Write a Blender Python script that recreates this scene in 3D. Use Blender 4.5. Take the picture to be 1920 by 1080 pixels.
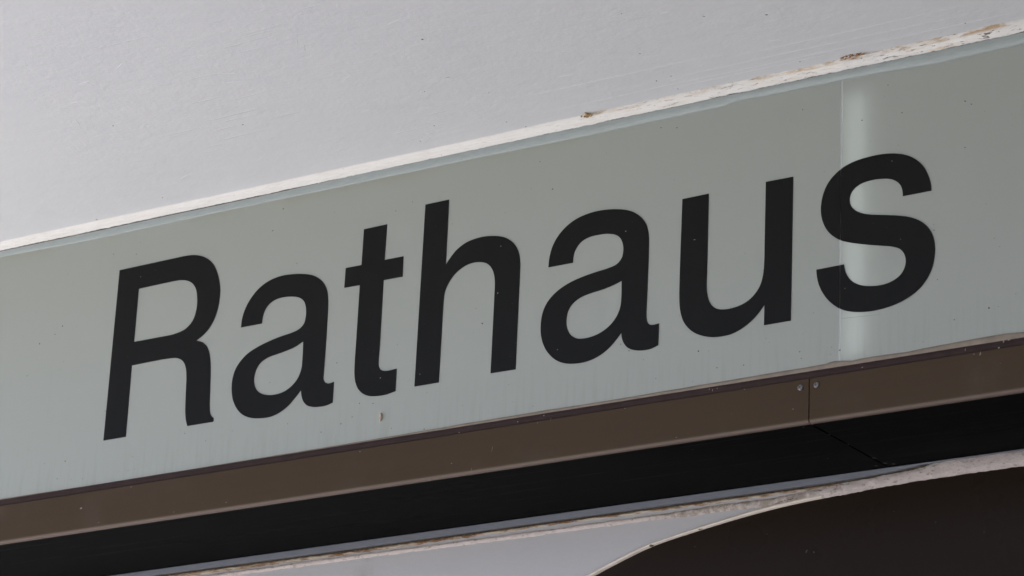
import bpy, bmesh, math, random
from mathutils import Vector, Matrix, noise
for o in list(bpy.data.objects): bpy.data.objects.remove(o)
S = bpy.context.scene
COL = S.collection
random.seed(7)
# ------------------------------------------------------------ camera, sky, sun, exposure
cam = bpy.data.cameras.new('camera'); co = bpy.data.objects.new('camera', cam); COL.objects.link(co)
cam.sensor_width = 36; cam.lens = 115.474; cam.clip_start = .05; cam.clip_end = 500
r_, u_, f_ = Vector((0.830790, 0.554985, 0.042177)), Vector((0.153239, -0.300924, 0.941256)), Vector((-0.535075, 0.775523, 0.335051))
m = Matrix((r_, u_, -f_)).transposed().to_4x4(); m.translation = Vector((2.78239, -4.03272, 1.55774))
co.matrix_world = m; S.camera = co
cam.dof.use_dof = True; cam.dof.focus_distance = 5.1; cam.dof.aperture_fstop = 11
SUN_EL, SUN_AZ = math.radians(50), math.radians(128)      # azimuth of the sun, from +Y towards +X
W = bpy.data.worlds.new('World'); S.world = W; W.use_nodes = True
wn = W.node_tree.nodes; bg = wn['Background']
sky = wn.new('ShaderNodeTexSky'); sky.sky_type = 'NISHITA'; sky.sun_disc = False
sky.sun_elevation = SUN_EL; sky.sun_rotation = SUN_AZ; sky.air_density = .6; sky.dust_density = 5; sky.ozone_density = .6
W.node_tree.links.new(sky.outputs[0], bg.inputs[0]); bg.inputs[1].default_value = .13
sl = bpy.data.lights.new('sun', 'SUN'); sl.energy = 5.0; sl.angle = math.radians(.6); sl.color = (1, .985, .96)
so = bpy.data.objects.new('sun', sl); COL.objects.link(so)
sd = Vector((math.sin(SUN_AZ)*math.cos(SUN_EL), math.cos(SUN_AZ)*math.cos(SUN_EL), math.sin(SUN_EL)))
so.rotation_euler = (-sd).to_track_quat('-Z', 'Y').to_euler()
S.view_settings.view_transform = 'Standard'; S.view_settings.look = 'None'
S.view_settings.exposure = 1.6; S.view_settings.gamma = 1
S.render.engine = 'CYCLES'; S.cycles.max_bounces = 8; S.cycles.diffuse_bounces = 4; S.cycles.glossy_bounces = 3
S.render.resolution_x, S.render.resolution_y = 1024, 576

# ------------------------------------------------------------ measured outlines, metres (x, z) unless noted
LETTERS = {
 'R': [
  [(-0.8273,3.4673),(-0.6998,3.4688),(-0.6954,3.4689),(-0.6910,3.4690),(-0.6866,3.4691),(-0.6820,3.4690),(-0.6765,3.4688),(-0.6709,3.4685),(-0.6652,3.4680),(-0.6596,3.4670),(-0.6537,3.4656),(-0.6478,3.4638),(-0.6420,3.4617),(-0.6367,3.4591),(-0.6319,3.4563),(-0.6275,3.4531),(-0.6233,3.4497),(-0.6196,3.4460),(-0.6164,3.4422),(-0.6136,3.4381),(-0.6111,3.4339),(-0.6088,3.4295),(-0.6066,3.4248),(-0.6046,3.4199),(-0.6028,3.4150),(-0.6013,3.4100),(-0.6001,3.4054),(-0.5991,3.4008),(-0.5983,3.3961),(-0.5978,3.3913),(-0.5976,3.3856),(-0.5977,3.3796),(-0.5981,3.3736),(-0.5987,3.3678),(-0.5997,3.3624),(-0.6010,3.3570),(-0.6025,3.3518),(-0.6042,3.3470),(-0.6060,3.3429),(-0.6079,3.3391),(-0.6101,3.3355),(-0.6125,3.3320),(-0.6152,3.3286),(-0.6182,3.3253),(-0.6214,3.3223),(-0.6248,3.3195),(-0.6287,3.3168),(-0.6329,3.3145),(-0.6372,3.3123),(-0.6415,3.3101),(-0.6376,3.3087),(-0.6337,3.3074),(-0.6299,3.3060),(-0.6265,3.3042),(-0.6236,3.3021),(-0.6209,3.2996),(-0.6185,3.2970),(-0.6163,3.2940),(-0.6142,3.2903),(-0.6124,3.2862),(-0.6109,3.2819),(-0.6096,3.2775),(-0.6084,3.2732),(-0.6075,3.2687),(-0.6068,3.2641),(-0.6061,3.2591),(-0.6054,3.2517),(-0.6048,3.2436),(-0.6044,3.2352),(-0.6039,3.2266),(-0.6034,3.2165),(-0.6028,3.2056),(-0.6023,3.1954),(-0.6016,3.1872),(-0.6012,3.1839),(-0.6008,3.1811),(-0.6004,3.1786),(-0.5997,3.1763),(-0.5988,3.1744),(-0.5979,3.1727),(-0.5968,3.1711),(-0.5956,3.1697),(-0.5945,3.1686),(-0.5933,3.1677),(-0.5921,3.1668),(-0.5909,3.1659),(-0.5912,3.1595),(-0.6467,3.1597),(-0.6478,3.1625),(-0.6489,3.1652),(-0.6499,3.1680),(-0.6509,3.1710),(-0.6517,3.1743),(-0.6524,3.1777),(-0.6530,3.1814),(-0.6536,3.1856),(-0.6543,3.1932),(-0.6548,3.2019),(-0.6552,3.2111),(-0.6556,3.2198),(-0.6559,3.2274),(-0.6562,3.2350),(-0.6565,3.2422),(-0.6571,3.2487),(-0.6576,3.2528),(-0.6581,3.2565),(-0.6588,3.2600),(-0.6598,3.2634),(-0.6611,3.2669),(-0.6627,3.2703),(-0.6646,3.2735),(-0.6668,3.2764),(-0.6695,3.2788),(-0.6726,3.2808),(-0.6759,3.2826),(-0.6794,3.2840),(-0.6833,3.2852),(-0.6873,3.2859),(-0.6919,3.2863),(-0.6974,3.2867),(-0.7140,3.2872),(-0.7353,3.2871),(-0.7586,3.2867),(-0.7809,3.2864),(-0.7809,3.1590),(-0.8303,3.1588)],
  [(-0.7801,3.4256),(-0.7046,3.4266),(-0.7012,3.4266),(-0.6977,3.4265),(-0.6943,3.4264),(-0.6912,3.4263),(-0.6888,3.4261),(-0.6866,3.4258),(-0.6844,3.4256),(-0.6822,3.4251),(-0.6794,3.4245),(-0.6765,3.4238),(-0.6736,3.4229),(-0.6707,3.4218),(-0.6679,3.4205),(-0.6651,3.4190),(-0.6624,3.4173),(-0.6599,3.4153),(-0.6574,3.4128),(-0.6551,3.4100),(-0.6531,3.4070),(-0.6513,3.4036),(-0.6495,3.3989),(-0.6482,3.3936),(-0.6473,3.3881),(-0.6466,3.3828),(-0.6463,3.3777),(-0.6463,3.3726),(-0.6466,3.3676),(-0.6474,3.3628),(-0.6484,3.3585),(-0.6497,3.3542),(-0.6515,3.3501),(-0.6537,3.3464),(-0.6568,3.3428),(-0.6604,3.3395),(-0.6645,3.3366),(-0.6689,3.3342),(-0.6746,3.3322),(-0.6809,3.3308),(-0.6872,3.3299),(-0.6927,3.3292),(-0.6958,3.3289),(-0.6985,3.3288),(-0.7011,3.3287),(-0.7038,3.3287),(-0.7804,3.3287)],
 ],
 'a': [
  [(-0.5466,3.3185),(-0.5464,3.3220),(-0.5463,3.3254),(-0.5461,3.3289),(-0.5457,3.3324),(-0.5449,3.3362),(-0.5440,3.3401),(-0.5428,3.3440),(-0.5414,3.3479),(-0.5395,3.3521),(-0.5374,3.3562),(-0.5349,3.3604),(-0.5321,3.3644),(-0.5287,3.3688),(-0.5248,3.3731),(-0.5207,3.3772),(-0.5163,3.3809),(-0.5116,3.3842),(-0.5066,3.3872),(-0.5013,3.3898),(-0.4958,3.3920),(-0.4898,3.3939),(-0.4835,3.3954),(-0.4770,3.3965),(-0.4706,3.3972),(-0.4642,3.3975),(-0.4578,3.3975),(-0.4514,3.3971),(-0.4450,3.3966),(-0.4385,3.3959),(-0.4320,3.3951),(-0.4256,3.3940),(-0.4193,3.3927),(-0.4137,3.3914),(-0.4082,3.3899),(-0.4028,3.3881),(-0.3977,3.3859),(-0.3929,3.3832),(-0.3882,3.3802),(-0.3838,3.3767),(-0.3800,3.3730),(-0.3767,3.3691),(-0.3739,3.3649),(-0.3714,3.3604),(-0.3695,3.3560),(-0.3682,3.3520),(-0.3673,3.3479),(-0.3667,3.3437),(-0.3661,3.3395),(-0.3657,3.3353),(-0.3655,3.3311),(-0.3653,3.3267),(-0.3652,3.3217),(-0.3650,3.3131),(-0.3649,3.3033),(-0.3648,3.2930),(-0.3647,3.2829),(-0.3647,3.2723),(-0.3647,3.2616),(-0.3648,3.2510),(-0.3648,3.2408),(-0.3650,3.2322),(-0.3651,3.2236),(-0.3653,3.2158),(-0.3653,3.2095),(-0.3654,3.2072),(-0.3655,3.2053),(-0.3655,3.2036),(-0.3652,3.2018),(-0.3645,3.2001),(-0.3636,3.1983),(-0.3626,3.1967),(-0.3614,3.1954),(-0.3601,3.1944),(-0.3587,3.1936),(-0.3573,3.1929),(-0.3558,3.1925),(-0.3543,3.1922),(-0.3527,3.1921),(-0.3512,3.1922),(-0.3496,3.1923),(-0.3480,3.1925),(-0.3463,3.1928),(-0.3447,3.1931),(-0.3431,3.1934),(-0.3433,3.1582),(-0.3462,3.1573),(-0.3490,3.1564),(-0.3520,3.1556),(-0.3550,3.1550),(-0.3584,3.1546),(-0.3621,3.1544),(-0.3657,3.1544),(-0.3694,3.1546),(-0.3731,3.1548),(-0.3768,3.1551),(-0.3804,3.1556),(-0.3840,3.1563),(-0.3871,3.1571),(-0.3903,3.1580),(-0.3932,3.1592),(-0.3959,3.1607),(-0.3983,3.1625),(-0.4004,3.1646),(-0.4024,3.1668),(-0.4041,3.1692),(-0.4054,3.1715),(-0.4065,3.1740),(-0.4074,3.1766),(-0.4082,3.1791),(-0.4088,3.1816),(-0.4093,3.1840),(-0.4097,3.1864),(-0.4102,3.1888),(-0.4129,3.1860),(-0.4155,3.1831),(-0.4181,3.1803),(-0.4210,3.1775),(-0.4242,3.1744),(-0.4275,3.1713),(-0.4309,3.1683),(-0.4346,3.1655),(-0.4388,3.1627),(-0.4433,3.1601),(-0.4480,3.1578),(-0.4527,3.1558),(-0.4572,3.1542),(-0.4618,3.1530),(-0.4664,3.1520),(-0.4712,3.1514),(-0.4764,3.1511),(-0.4817,3.1511),(-0.4871,3.1514),(-0.4923,3.1519),(-0.4973,3.1524),(-0.5022,3.1531),(-0.5070,3.1540),(-0.5117,3.1553),(-0.5163,3.1567),(-0.5209,3.1585),(-0.5252,3.1605),(-0.5294,3.1630),(-0.5332,3.1658),(-0.5369,3.1690),(-0.5403,3.1725),(-0.5433,3.1762),(-0.5461,3.1800),(-0.5485,3.1841),(-0.5507,3.1883),(-0.5525,3.1926),(-0.5540,3.1971),(-0.5552,3.2017),(-0.5561,3.2063),(-0.5568,3.2109),(-0.5571,3.2154),(-0.5572,3.2198),(-0.5571,3.2243),(-0.5566,3.2287),(-0.5559,3.2331),(-0.5548,3.2375),(-0.5534,3.2417),(-0.5517,3.2457),(-0.5497,3.2492),(-0.5474,3.2525),(-0.5449,3.2555),(-0.5421,3.2585),(-0.5390,3.2615),(-0.5356,3.2644),(-0.5320,3.2671),(-0.5281,3.2696),(-0.5234,3.2721),(-0.5183,3.2743),(-0.5129,3.2763),(-0.5075,3.2782),(-0.5014,3.2802),(-0.4952,3.2819),(-0.4888,3.2836),(-0.4825,3.2851),(-0.4762,3.2864),(-0.4699,3.2877),(-0.4636,3.2888),(-0.4574,3.2898),(-0.4520,3.2905),(-0.4466,3.2911),(-0.4415,3.2917),(-0.4366,3.2926),(-0.4327,3.2934),(-0.4289,3.2942),(-0.4254,3.2953),(-0.4222,3.2967),(-0.4195,3.2983),(-0.4171,3.3001),(-0.4149,3.3021),(-0.4132,3.3045),(-0.4118,3.3075),(-0.4109,3.3110),(-0.4104,3.3146),(-0.4100,3.3182),(-0.4099,3.3216),(-0.4101,3.3251),(-0.4105,3.3285),(-0.4111,3.3318),(-0.4119,3.3350),(-0.4130,3.3380),(-0.4142,3.3410),(-0.4158,3.3436),(-0.4178,3.3459),(-0.4201,3.3480),(-0.4226,3.3499),(-0.4253,3.3515),(-0.4286,3.3531),(-0.4321,3.3544),(-0.4358,3.3554),(-0.4396,3.3563),(-0.4438,3.3571),(-0.4480,3.3577),(-0.4524,3.3582),(-0.4568,3.3584),(-0.4615,3.3585),(-0.4664,3.3584),(-0.4712,3.3580),(-0.4758,3.3571),(-0.4797,3.3560),(-0.4835,3.3544),(-0.4870,3.3526),(-0.4902,3.3505),(-0.4925,3.3484),(-0.4946,3.3461),(-0.4963,3.3436),(-0.4979,3.3410),(-0.4992,3.3381),(-0.5002,3.3351),(-0.5009,3.3320),(-0.5016,3.3290),(-0.5019,3.3264),(-0.5021,3.3239),(-0.5022,3.3213),(-0.5024,3.3188)],
  [(-0.4120,3.2736),(-0.4160,3.2718),(-0.4200,3.2699),(-0.4240,3.2681),(-0.4282,3.2665),(-0.4327,3.2652),(-0.4373,3.2642),(-0.4420,3.2632),(-0.4467,3.2623),(-0.4519,3.2614),(-0.4572,3.2606),(-0.4625,3.2598),(-0.4676,3.2591),(-0.4719,3.2585),(-0.4762,3.2579),(-0.4803,3.2573),(-0.4843,3.2563),(-0.4881,3.2550),(-0.4919,3.2535),(-0.4954,3.2517),(-0.4986,3.2496),(-0.5012,3.2473),(-0.5034,3.2448),(-0.5054,3.2420),(-0.5071,3.2391),(-0.5084,3.2359),(-0.5095,3.2325),(-0.5102,3.2289),(-0.5106,3.2255),(-0.5106,3.2223),(-0.5104,3.2191),(-0.5099,3.2159),(-0.5091,3.2129),(-0.5080,3.2100),(-0.5066,3.2072),(-0.5050,3.2046),(-0.5030,3.2022),(-0.5006,3.1998),(-0.4979,3.1978),(-0.4949,3.1959),(-0.4917,3.1942),(-0.4882,3.1927),(-0.4843,3.1914),(-0.4804,3.1904),(-0.4765,3.1896),(-0.4729,3.1891),(-0.4692,3.1888),(-0.4655,3.1888),(-0.4617,3.1889),(-0.4576,3.1891),(-0.4534,3.1896),(-0.4492,3.1903),(-0.4451,3.1914),(-0.4409,3.1929),(-0.4367,3.1949),(-0.4327,3.1971),(-0.4290,3.1996),(-0.4257,3.2023),(-0.4226,3.2053),(-0.4198,3.2085),(-0.4175,3.2119),(-0.4156,3.2154),(-0.4141,3.2191),(-0.4129,3.2229),(-0.4120,3.2269),(-0.4114,3.2310),(-0.4113,3.2352),(-0.4113,3.2396),(-0.4113,3.2443),(-0.4113,3.2511),(-0.4115,3.2585),(-0.4117,3.2661)],
 ],
 't': [
  [(-0.3007,3.4515),(-0.2539,3.4521),(-0.2547,3.3899),(-0.2168,3.3900),(-0.2165,3.3548),(-0.2544,3.3549),(-0.2543,3.2445),(-0.2545,3.2371),(-0.2547,3.2293),(-0.2549,3.2221),(-0.2549,3.2163),(-0.2549,3.2140),(-0.2548,3.2120),(-0.2547,3.2102),(-0.2543,3.2085),(-0.2538,3.2067),(-0.2530,3.2050),(-0.2521,3.2034),(-0.2510,3.2020),(-0.2498,3.2008),(-0.2485,3.1999),(-0.2470,3.1990),(-0.2454,3.1983),(-0.2433,3.1976),(-0.2409,3.1971),(-0.2384,3.1968),(-0.2358,3.1965),(-0.2316,3.1965),(-0.2271,3.1967),(-0.2224,3.1971),(-0.2177,3.1974),(-0.2176,3.1595),(-0.2220,3.1587),(-0.2264,3.1578),(-0.2308,3.1570),(-0.2351,3.1564),(-0.2392,3.1562),(-0.2434,3.1561),(-0.2475,3.1561),(-0.2516,3.1563),(-0.2558,3.1566),(-0.2601,3.1570),(-0.2643,3.1575),(-0.2682,3.1584),(-0.2716,3.1593),(-0.2749,3.1604),(-0.2780,3.1617),(-0.2810,3.1633),(-0.2841,3.1654),(-0.2870,3.1677),(-0.2897,3.1703),(-0.2921,3.1730),(-0.2942,3.1759),(-0.2960,3.1791),(-0.2975,3.1823),(-0.2989,3.1857),(-0.3000,3.1891),(-0.3008,3.1926),(-0.3015,3.1963),(-0.3020,3.2003),(-0.3025,3.2055),(-0.3027,3.2112),(-0.3028,3.2171),(-0.3029,3.2235),(-0.3029,3.2322),(-0.3028,3.2416),(-0.3027,3.2513),(-0.3026,3.2608),(-0.3022,3.3541),(-0.3339,3.3545),(-0.3335,3.3889),(-0.3013,3.3890)],
 ],
 'h': [
  [(-0.1781,3.4732),(-0.1312,3.4735),(-0.1310,3.3606),(-0.1291,3.3632),(-0.1272,3.3657),(-0.1253,3.3683),(-0.1231,3.3710),(-0.1203,3.3741),(-0.1172,3.3774),(-0.1139,3.3806),(-0.1104,3.3834),(-0.1063,3.3861),(-0.1020,3.3885),(-0.0974,3.3907),(-0.0927,3.3925),(-0.0874,3.3940),(-0.0818,3.3952),(-0.0762,3.3960),(-0.0707,3.3965),(-0.0656,3.3968),(-0.0605,3.3969),(-0.0555,3.3967),(-0.0505,3.3963),(-0.0454,3.3957),(-0.0402,3.3949),(-0.0352,3.3940),(-0.0303,3.3928),(-0.0260,3.3915),(-0.0219,3.3901),(-0.0179,3.3884),(-0.0140,3.3864),(-0.0101,3.3840),(-0.0063,3.3811),(-0.0027,3.3781),(0.0005,3.3748),(0.0032,3.3714),(0.0057,3.3678),(0.0078,3.3641),(0.0096,3.3602),(0.0110,3.3561),(0.0121,3.3517),(0.0130,3.3473),(0.0136,3.3427),(0.0141,3.3377),(0.0142,3.3327),(0.0142,3.3273),(0.0143,3.3216),(0.0143,3.3128),(0.0143,3.3031),(0.0142,3.2931),(0.0142,3.2832),(0.0140,3.1622),(-0.0332,3.1626),(-0.0331,3.1820),(-0.0330,3.2016),(-0.0330,3.2208),(-0.0329,3.2386),(-0.0328,3.2519),(-0.0328,3.2647),(-0.0327,3.2765),(-0.0327,3.2873),(-0.0327,3.2942),(-0.0326,3.3005),(-0.0326,3.3064),(-0.0328,3.3118),(-0.0331,3.3157),(-0.0335,3.3193),(-0.0340,3.3228),(-0.0348,3.3262),(-0.0358,3.3296),(-0.0370,3.3331),(-0.0385,3.3363),(-0.0403,3.3394),(-0.0423,3.3422),(-0.0446,3.3447),(-0.0472,3.3471),(-0.0500,3.3491),(-0.0532,3.3509),(-0.0568,3.3523),(-0.0605,3.3535),(-0.0643,3.3543),(-0.0683,3.3550),(-0.0723,3.3554),(-0.0764,3.3555),(-0.0805,3.3553),(-0.0845,3.3547),(-0.0885,3.3539),(-0.0925,3.3527),(-0.0964,3.3512),(-0.1005,3.3493),(-0.1045,3.3471),(-0.1084,3.3446),(-0.1120,3.3418),(-0.1153,3.3388),(-0.1182,3.3355),(-0.1210,3.3320),(-0.1234,3.3284),(-0.1255,3.3249),(-0.1274,3.3212),(-0.1290,3.3174),(-0.1303,3.3136),(-0.1310,3.3098),(-0.1314,3.3060),(-0.1316,3.3021),(-0.1318,3.2979),(-0.1319,3.2925),(-0.1320,3.2868),(-0.1320,3.2809),(-0.1320,3.2751),(-0.1329,3.1619),(-0.1802,3.1618)],
 ],
 'b': [
  [(0.0683,3.3232),(0.0684,3.3266),(0.0686,3.3300),(0.0688,3.3334),(0.0692,3.3370),(0.0698,3.3410),(0.0707,3.3452),(0.0717,3.3493),(0.0730,3.3533),(0.0745,3.3572),(0.0763,3.3610),(0.0784,3.3648),(0.0807,3.3684),(0.0835,3.3720),(0.0865,3.3756),(0.0899,3.3790),(0.0934,3.3822),(0.0973,3.3852),(0.1014,3.3881),(0.1056,3.3906),(0.1100,3.3929),(0.1145,3.3949),(0.1191,3.3965),(0.1238,3.3980),(0.1287,3.3992),(0.1341,3.4003),(0.1398,3.4012),(0.1455,3.4019),(0.1512,3.4024),(0.1568,3.4025),(0.1624,3.4025),(0.1681,3.4022),(0.1737,3.4018),(0.1794,3.4012),(0.1850,3.4005),(0.1907,3.3996),(0.1963,3.3984),(0.2020,3.3971),(0.2078,3.3955),(0.2135,3.3936),(0.2188,3.3914),(0.2235,3.3890),(0.2279,3.3862),(0.2320,3.3832),(0.2358,3.3799),(0.2392,3.3764),(0.2423,3.3726),(0.2451,3.3686),(0.2474,3.3645),(0.2492,3.3605),(0.2505,3.3563),(0.2516,3.3521),(0.2524,3.3478),(0.2529,3.3435),(0.2532,3.3392),(0.2533,3.3346),(0.2534,3.3293),(0.2535,3.3191),(0.2536,3.3073),(0.2535,3.2948),(0.2534,3.2827),(0.2533,3.2708),(0.2531,3.2588),(0.2529,3.2471),(0.2528,3.2365),(0.2527,3.2290),(0.2525,3.2219),(0.2525,3.2155),(0.2529,3.2101),(0.2534,3.2077),(0.2538,3.2057),(0.2545,3.2039),(0.2554,3.2022),(0.2565,3.2007),(0.2578,3.1994),(0.2592,3.1983),(0.2606,3.1974),(0.2620,3.1970),(0.2634,3.1967),(0.2649,3.1966),(0.2665,3.1965),(0.2687,3.1966),(0.2710,3.1968),(0.2735,3.1971),(0.2759,3.1974),(0.2755,3.1625),(0.2725,3.1615),(0.2695,3.1604),(0.2664,3.1595),(0.2633,3.1588),(0.2602,3.1583),(0.2571,3.1581),(0.2539,3.1580),(0.2507,3.1581),(0.2471,3.1583),(0.2434,3.1587),(0.2397,3.1592),(0.2361,3.1600),(0.2327,3.1609),(0.2293,3.1620),(0.2261,3.1633),(0.2232,3.1649),(0.2206,3.1667),(0.2183,3.1687),(0.2163,3.1710),(0.2144,3.1734),(0.2129,3.1759),(0.2116,3.1786),(0.2105,3.1813),(0.2097,3.1840),(0.2091,3.1862),(0.2088,3.1884),(0.2085,3.1906),(0.2082,3.1928),(0.2059,3.1902),(0.2036,3.1876),(0.2013,3.1850),(0.1987,3.1824),(0.1955,3.1792),(0.1920,3.1759),(0.1883,3.1727),(0.1845,3.1697),(0.1802,3.1670),(0.1758,3.1645),(0.1711,3.1622),(0.1664,3.1603),(0.1615,3.1586),(0.1565,3.1572),(0.1513,3.1562),(0.1462,3.1554),(0.1411,3.1549),(0.1360,3.1547),(0.1308,3.1548),(0.1258,3.1551),(0.1210,3.1556),(0.1162,3.1562),(0.1116,3.1571),(0.1070,3.1582),(0.1025,3.1597),(0.0981,3.1614),(0.0938,3.1635),(0.0898,3.1658),(0.0861,3.1684),(0.0825,3.1713),(0.0792,3.1745),(0.0761,3.1778),(0.0732,3.1812),(0.0705,3.1849),(0.0681,3.1887),(0.0660,3.1927),(0.0640,3.1969),(0.0623,3.2013),(0.0609,3.2058),(0.0598,3.2103),(0.0591,3.2145),(0.0586,3.2188),(0.0584,3.2231),(0.0583,3.2273),(0.0584,3.2315),(0.0586,3.2357),(0.0591,3.2398),(0.0598,3.2438),(0.0607,3.2476),(0.0618,3.2512),(0.0632,3.2548),(0.0648,3.2582),(0.0667,3.2614),(0.0688,3.2645),(0.0711,3.2674),(0.0737,3.2702),(0.0770,3.2732),(0.0805,3.2761),(0.0844,3.2788),(0.0884,3.2813),(0.0931,3.2839),(0.0981,3.2863),(0.1034,3.2885),(0.1088,3.2905),(0.1146,3.2923),(0.1206,3.2939),(0.1268,3.2953),(0.1329,3.2966),(0.1394,3.2978),(0.1460,3.2989),(0.1526,3.2998),(0.1590,3.3007),(0.1648,3.3014),(0.1705,3.3019),(0.1760,3.3025),(0.1812,3.3034),(0.1852,3.3041),(0.1891,3.3048),(0.1927,3.3058),(0.1959,3.3073),(0.1985,3.3090),(0.2008,3.3111),(0.2029,3.3134),(0.2045,3.3159),(0.2056,3.3185),(0.2063,3.3213),(0.2068,3.3243),(0.2070,3.3272),(0.2071,3.3300),(0.2069,3.3328),(0.2065,3.3357),(0.2059,3.3384),(0.2050,3.3412),(0.2039,3.3440),(0.2026,3.3466),(0.2010,3.3490),(0.1992,3.3511),(0.1971,3.3530),(0.1948,3.3547),(0.1922,3.3562),(0.1889,3.3578),(0.1851,3.3590),(0.1811,3.3600),(0.1772,3.3609),(0.1730,3.3615),(0.1689,3.3619),(0.1646,3.3620),(0.1603,3.3621),(0.1556,3.3621),(0.1508,3.3620),(0.1460,3.3617),(0.1416,3.3609),(0.1378,3.3599),(0.1341,3.3587),(0.1306,3.3571),(0.1275,3.3552),(0.1248,3.3530),(0.1224,3.3504),(0.1203,3.3477),(0.1185,3.3449),(0.1172,3.3424),(0.1162,3.3397),(0.1154,3.3371),(0.1148,3.3344),(0.1144,3.3316),(0.1143,3.3289),(0.1142,3.3261),(0.1141,3.3233)],
  [(0.2059,3.2782),(0.2019,3.2769),(0.1979,3.2756),(0.1939,3.2744),(0.1898,3.2732),(0.1853,3.2721),(0.1808,3.2712),(0.1761,3.2703),(0.1714,3.2695),(0.1659,3.2688),(0.1603,3.2682),(0.1546,3.2676),(0.1491,3.2668),(0.1443,3.2660),(0.1396,3.2652),(0.1350,3.2641),(0.1306,3.2628),(0.1266,3.2611),(0.1227,3.2591),(0.1191,3.2569),(0.1160,3.2544),(0.1135,3.2519),(0.1114,3.2491),(0.1096,3.2461),(0.1082,3.2429),(0.1070,3.2391),(0.1063,3.2349),(0.1059,3.2306),(0.1059,3.2266),(0.1062,3.2231),(0.1067,3.2197),(0.1076,3.2165),(0.1087,3.2134),(0.1101,3.2107),(0.1117,3.2081),(0.1135,3.2056),(0.1155,3.2034),(0.1178,3.2013),(0.1204,3.1995),(0.1231,3.1978),(0.1259,3.1965),(0.1286,3.1955),(0.1314,3.1949),(0.1342,3.1944),(0.1372,3.1941),(0.1407,3.1939),(0.1445,3.1939),(0.1483,3.1941),(0.1521,3.1945),(0.1562,3.1951),(0.1603,3.1959),(0.1645,3.1969),(0.1686,3.1982),(0.1728,3.1999),(0.1770,3.2019),(0.1811,3.2041),(0.1849,3.2066),(0.1884,3.2093),(0.1917,3.2123),(0.1947,3.2155),(0.1973,3.2189),(0.1995,3.2221),(0.2014,3.2256),(0.2029,3.2291),(0.2042,3.2327),(0.2051,3.2361),(0.2056,3.2396),(0.2060,3.2432),(0.2062,3.2473),(0.2064,3.2542),(0.2063,3.2620),(0.2060,3.2702)],
 ],
 'u': [
  [(0.3119,3.3946),(0.3590,3.3951),(0.3591,3.2652),(0.3590,3.2602),(0.3589,3.2552),(0.3588,3.2502),(0.3589,3.2456),(0.3591,3.2421),(0.3593,3.2388),(0.3597,3.2356),(0.3603,3.2323),(0.3611,3.2288),(0.3620,3.2252),(0.3631,3.2218),(0.3645,3.2186),(0.3661,3.2159),(0.3678,3.2133),(0.3698,3.2110),(0.3719,3.2090),(0.3742,3.2072),(0.3766,3.2058),(0.3792,3.2045),(0.3819,3.2035),(0.3849,3.2026),(0.3879,3.2021),(0.3911,3.2017),(0.3944,3.2015),(0.3985,3.2014),(0.4030,3.2016),(0.4075,3.2020),(0.4119,3.2026),(0.4164,3.2034),(0.4209,3.2045),(0.4253,3.2059),(0.4294,3.2076),(0.4331,3.2096),(0.4367,3.2119),(0.4401,3.2145),(0.4432,3.2173),(0.4459,3.2202),(0.4485,3.2234),(0.4508,3.2268),(0.4527,3.2303),(0.4543,3.2339),(0.4555,3.2377),(0.4565,3.2416),(0.4573,3.2457),(0.4580,3.2502),(0.4585,3.2549),(0.4588,3.2598),(0.4590,3.2649),(0.4592,3.2711),(0.4593,3.2776),(0.4592,3.2842),(0.4592,3.2908),(0.4594,3.3961),(0.5067,3.3959),(0.5061,3.1659),(0.4605,3.1657),(0.4606,3.1981),(0.4582,3.1951),(0.4559,3.1922),(0.4534,3.1893),(0.4508,3.1864),(0.4476,3.1834),(0.4443,3.1804),(0.4407,3.1775),(0.4371,3.1748),(0.4330,3.1721),(0.4287,3.1696),(0.4242,3.1673),(0.4198,3.1653),(0.4155,3.1636),(0.4112,3.1622),(0.4069,3.1611),(0.4024,3.1602),(0.3972,3.1596),(0.3918,3.1594),(0.3864,3.1594),(0.3812,3.1596),(0.3767,3.1600),(0.3722,3.1605),(0.3679,3.1613),(0.3635,3.1623),(0.3589,3.1636),(0.3543,3.1652),(0.3498,3.1670),(0.3456,3.1690),(0.3417,3.1711),(0.3379,3.1735),(0.3344,3.1761),(0.3310,3.1790),(0.3279,3.1822),(0.3249,3.1857),(0.3222,3.1893),(0.3199,3.1931),(0.3180,3.1968),(0.3165,3.2007),(0.3152,3.2046),(0.3141,3.2087),(0.3131,3.2130),(0.3124,3.2174),(0.3118,3.2221),(0.3114,3.2271),(0.3110,3.2348),(0.3108,3.2433),(0.3108,3.2520),(0.3108,3.2600),(0.3108,3.2661),(0.3108,3.2718),(0.3108,3.2774),(0.3108,3.2831)],
 ],
 's': [
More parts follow.
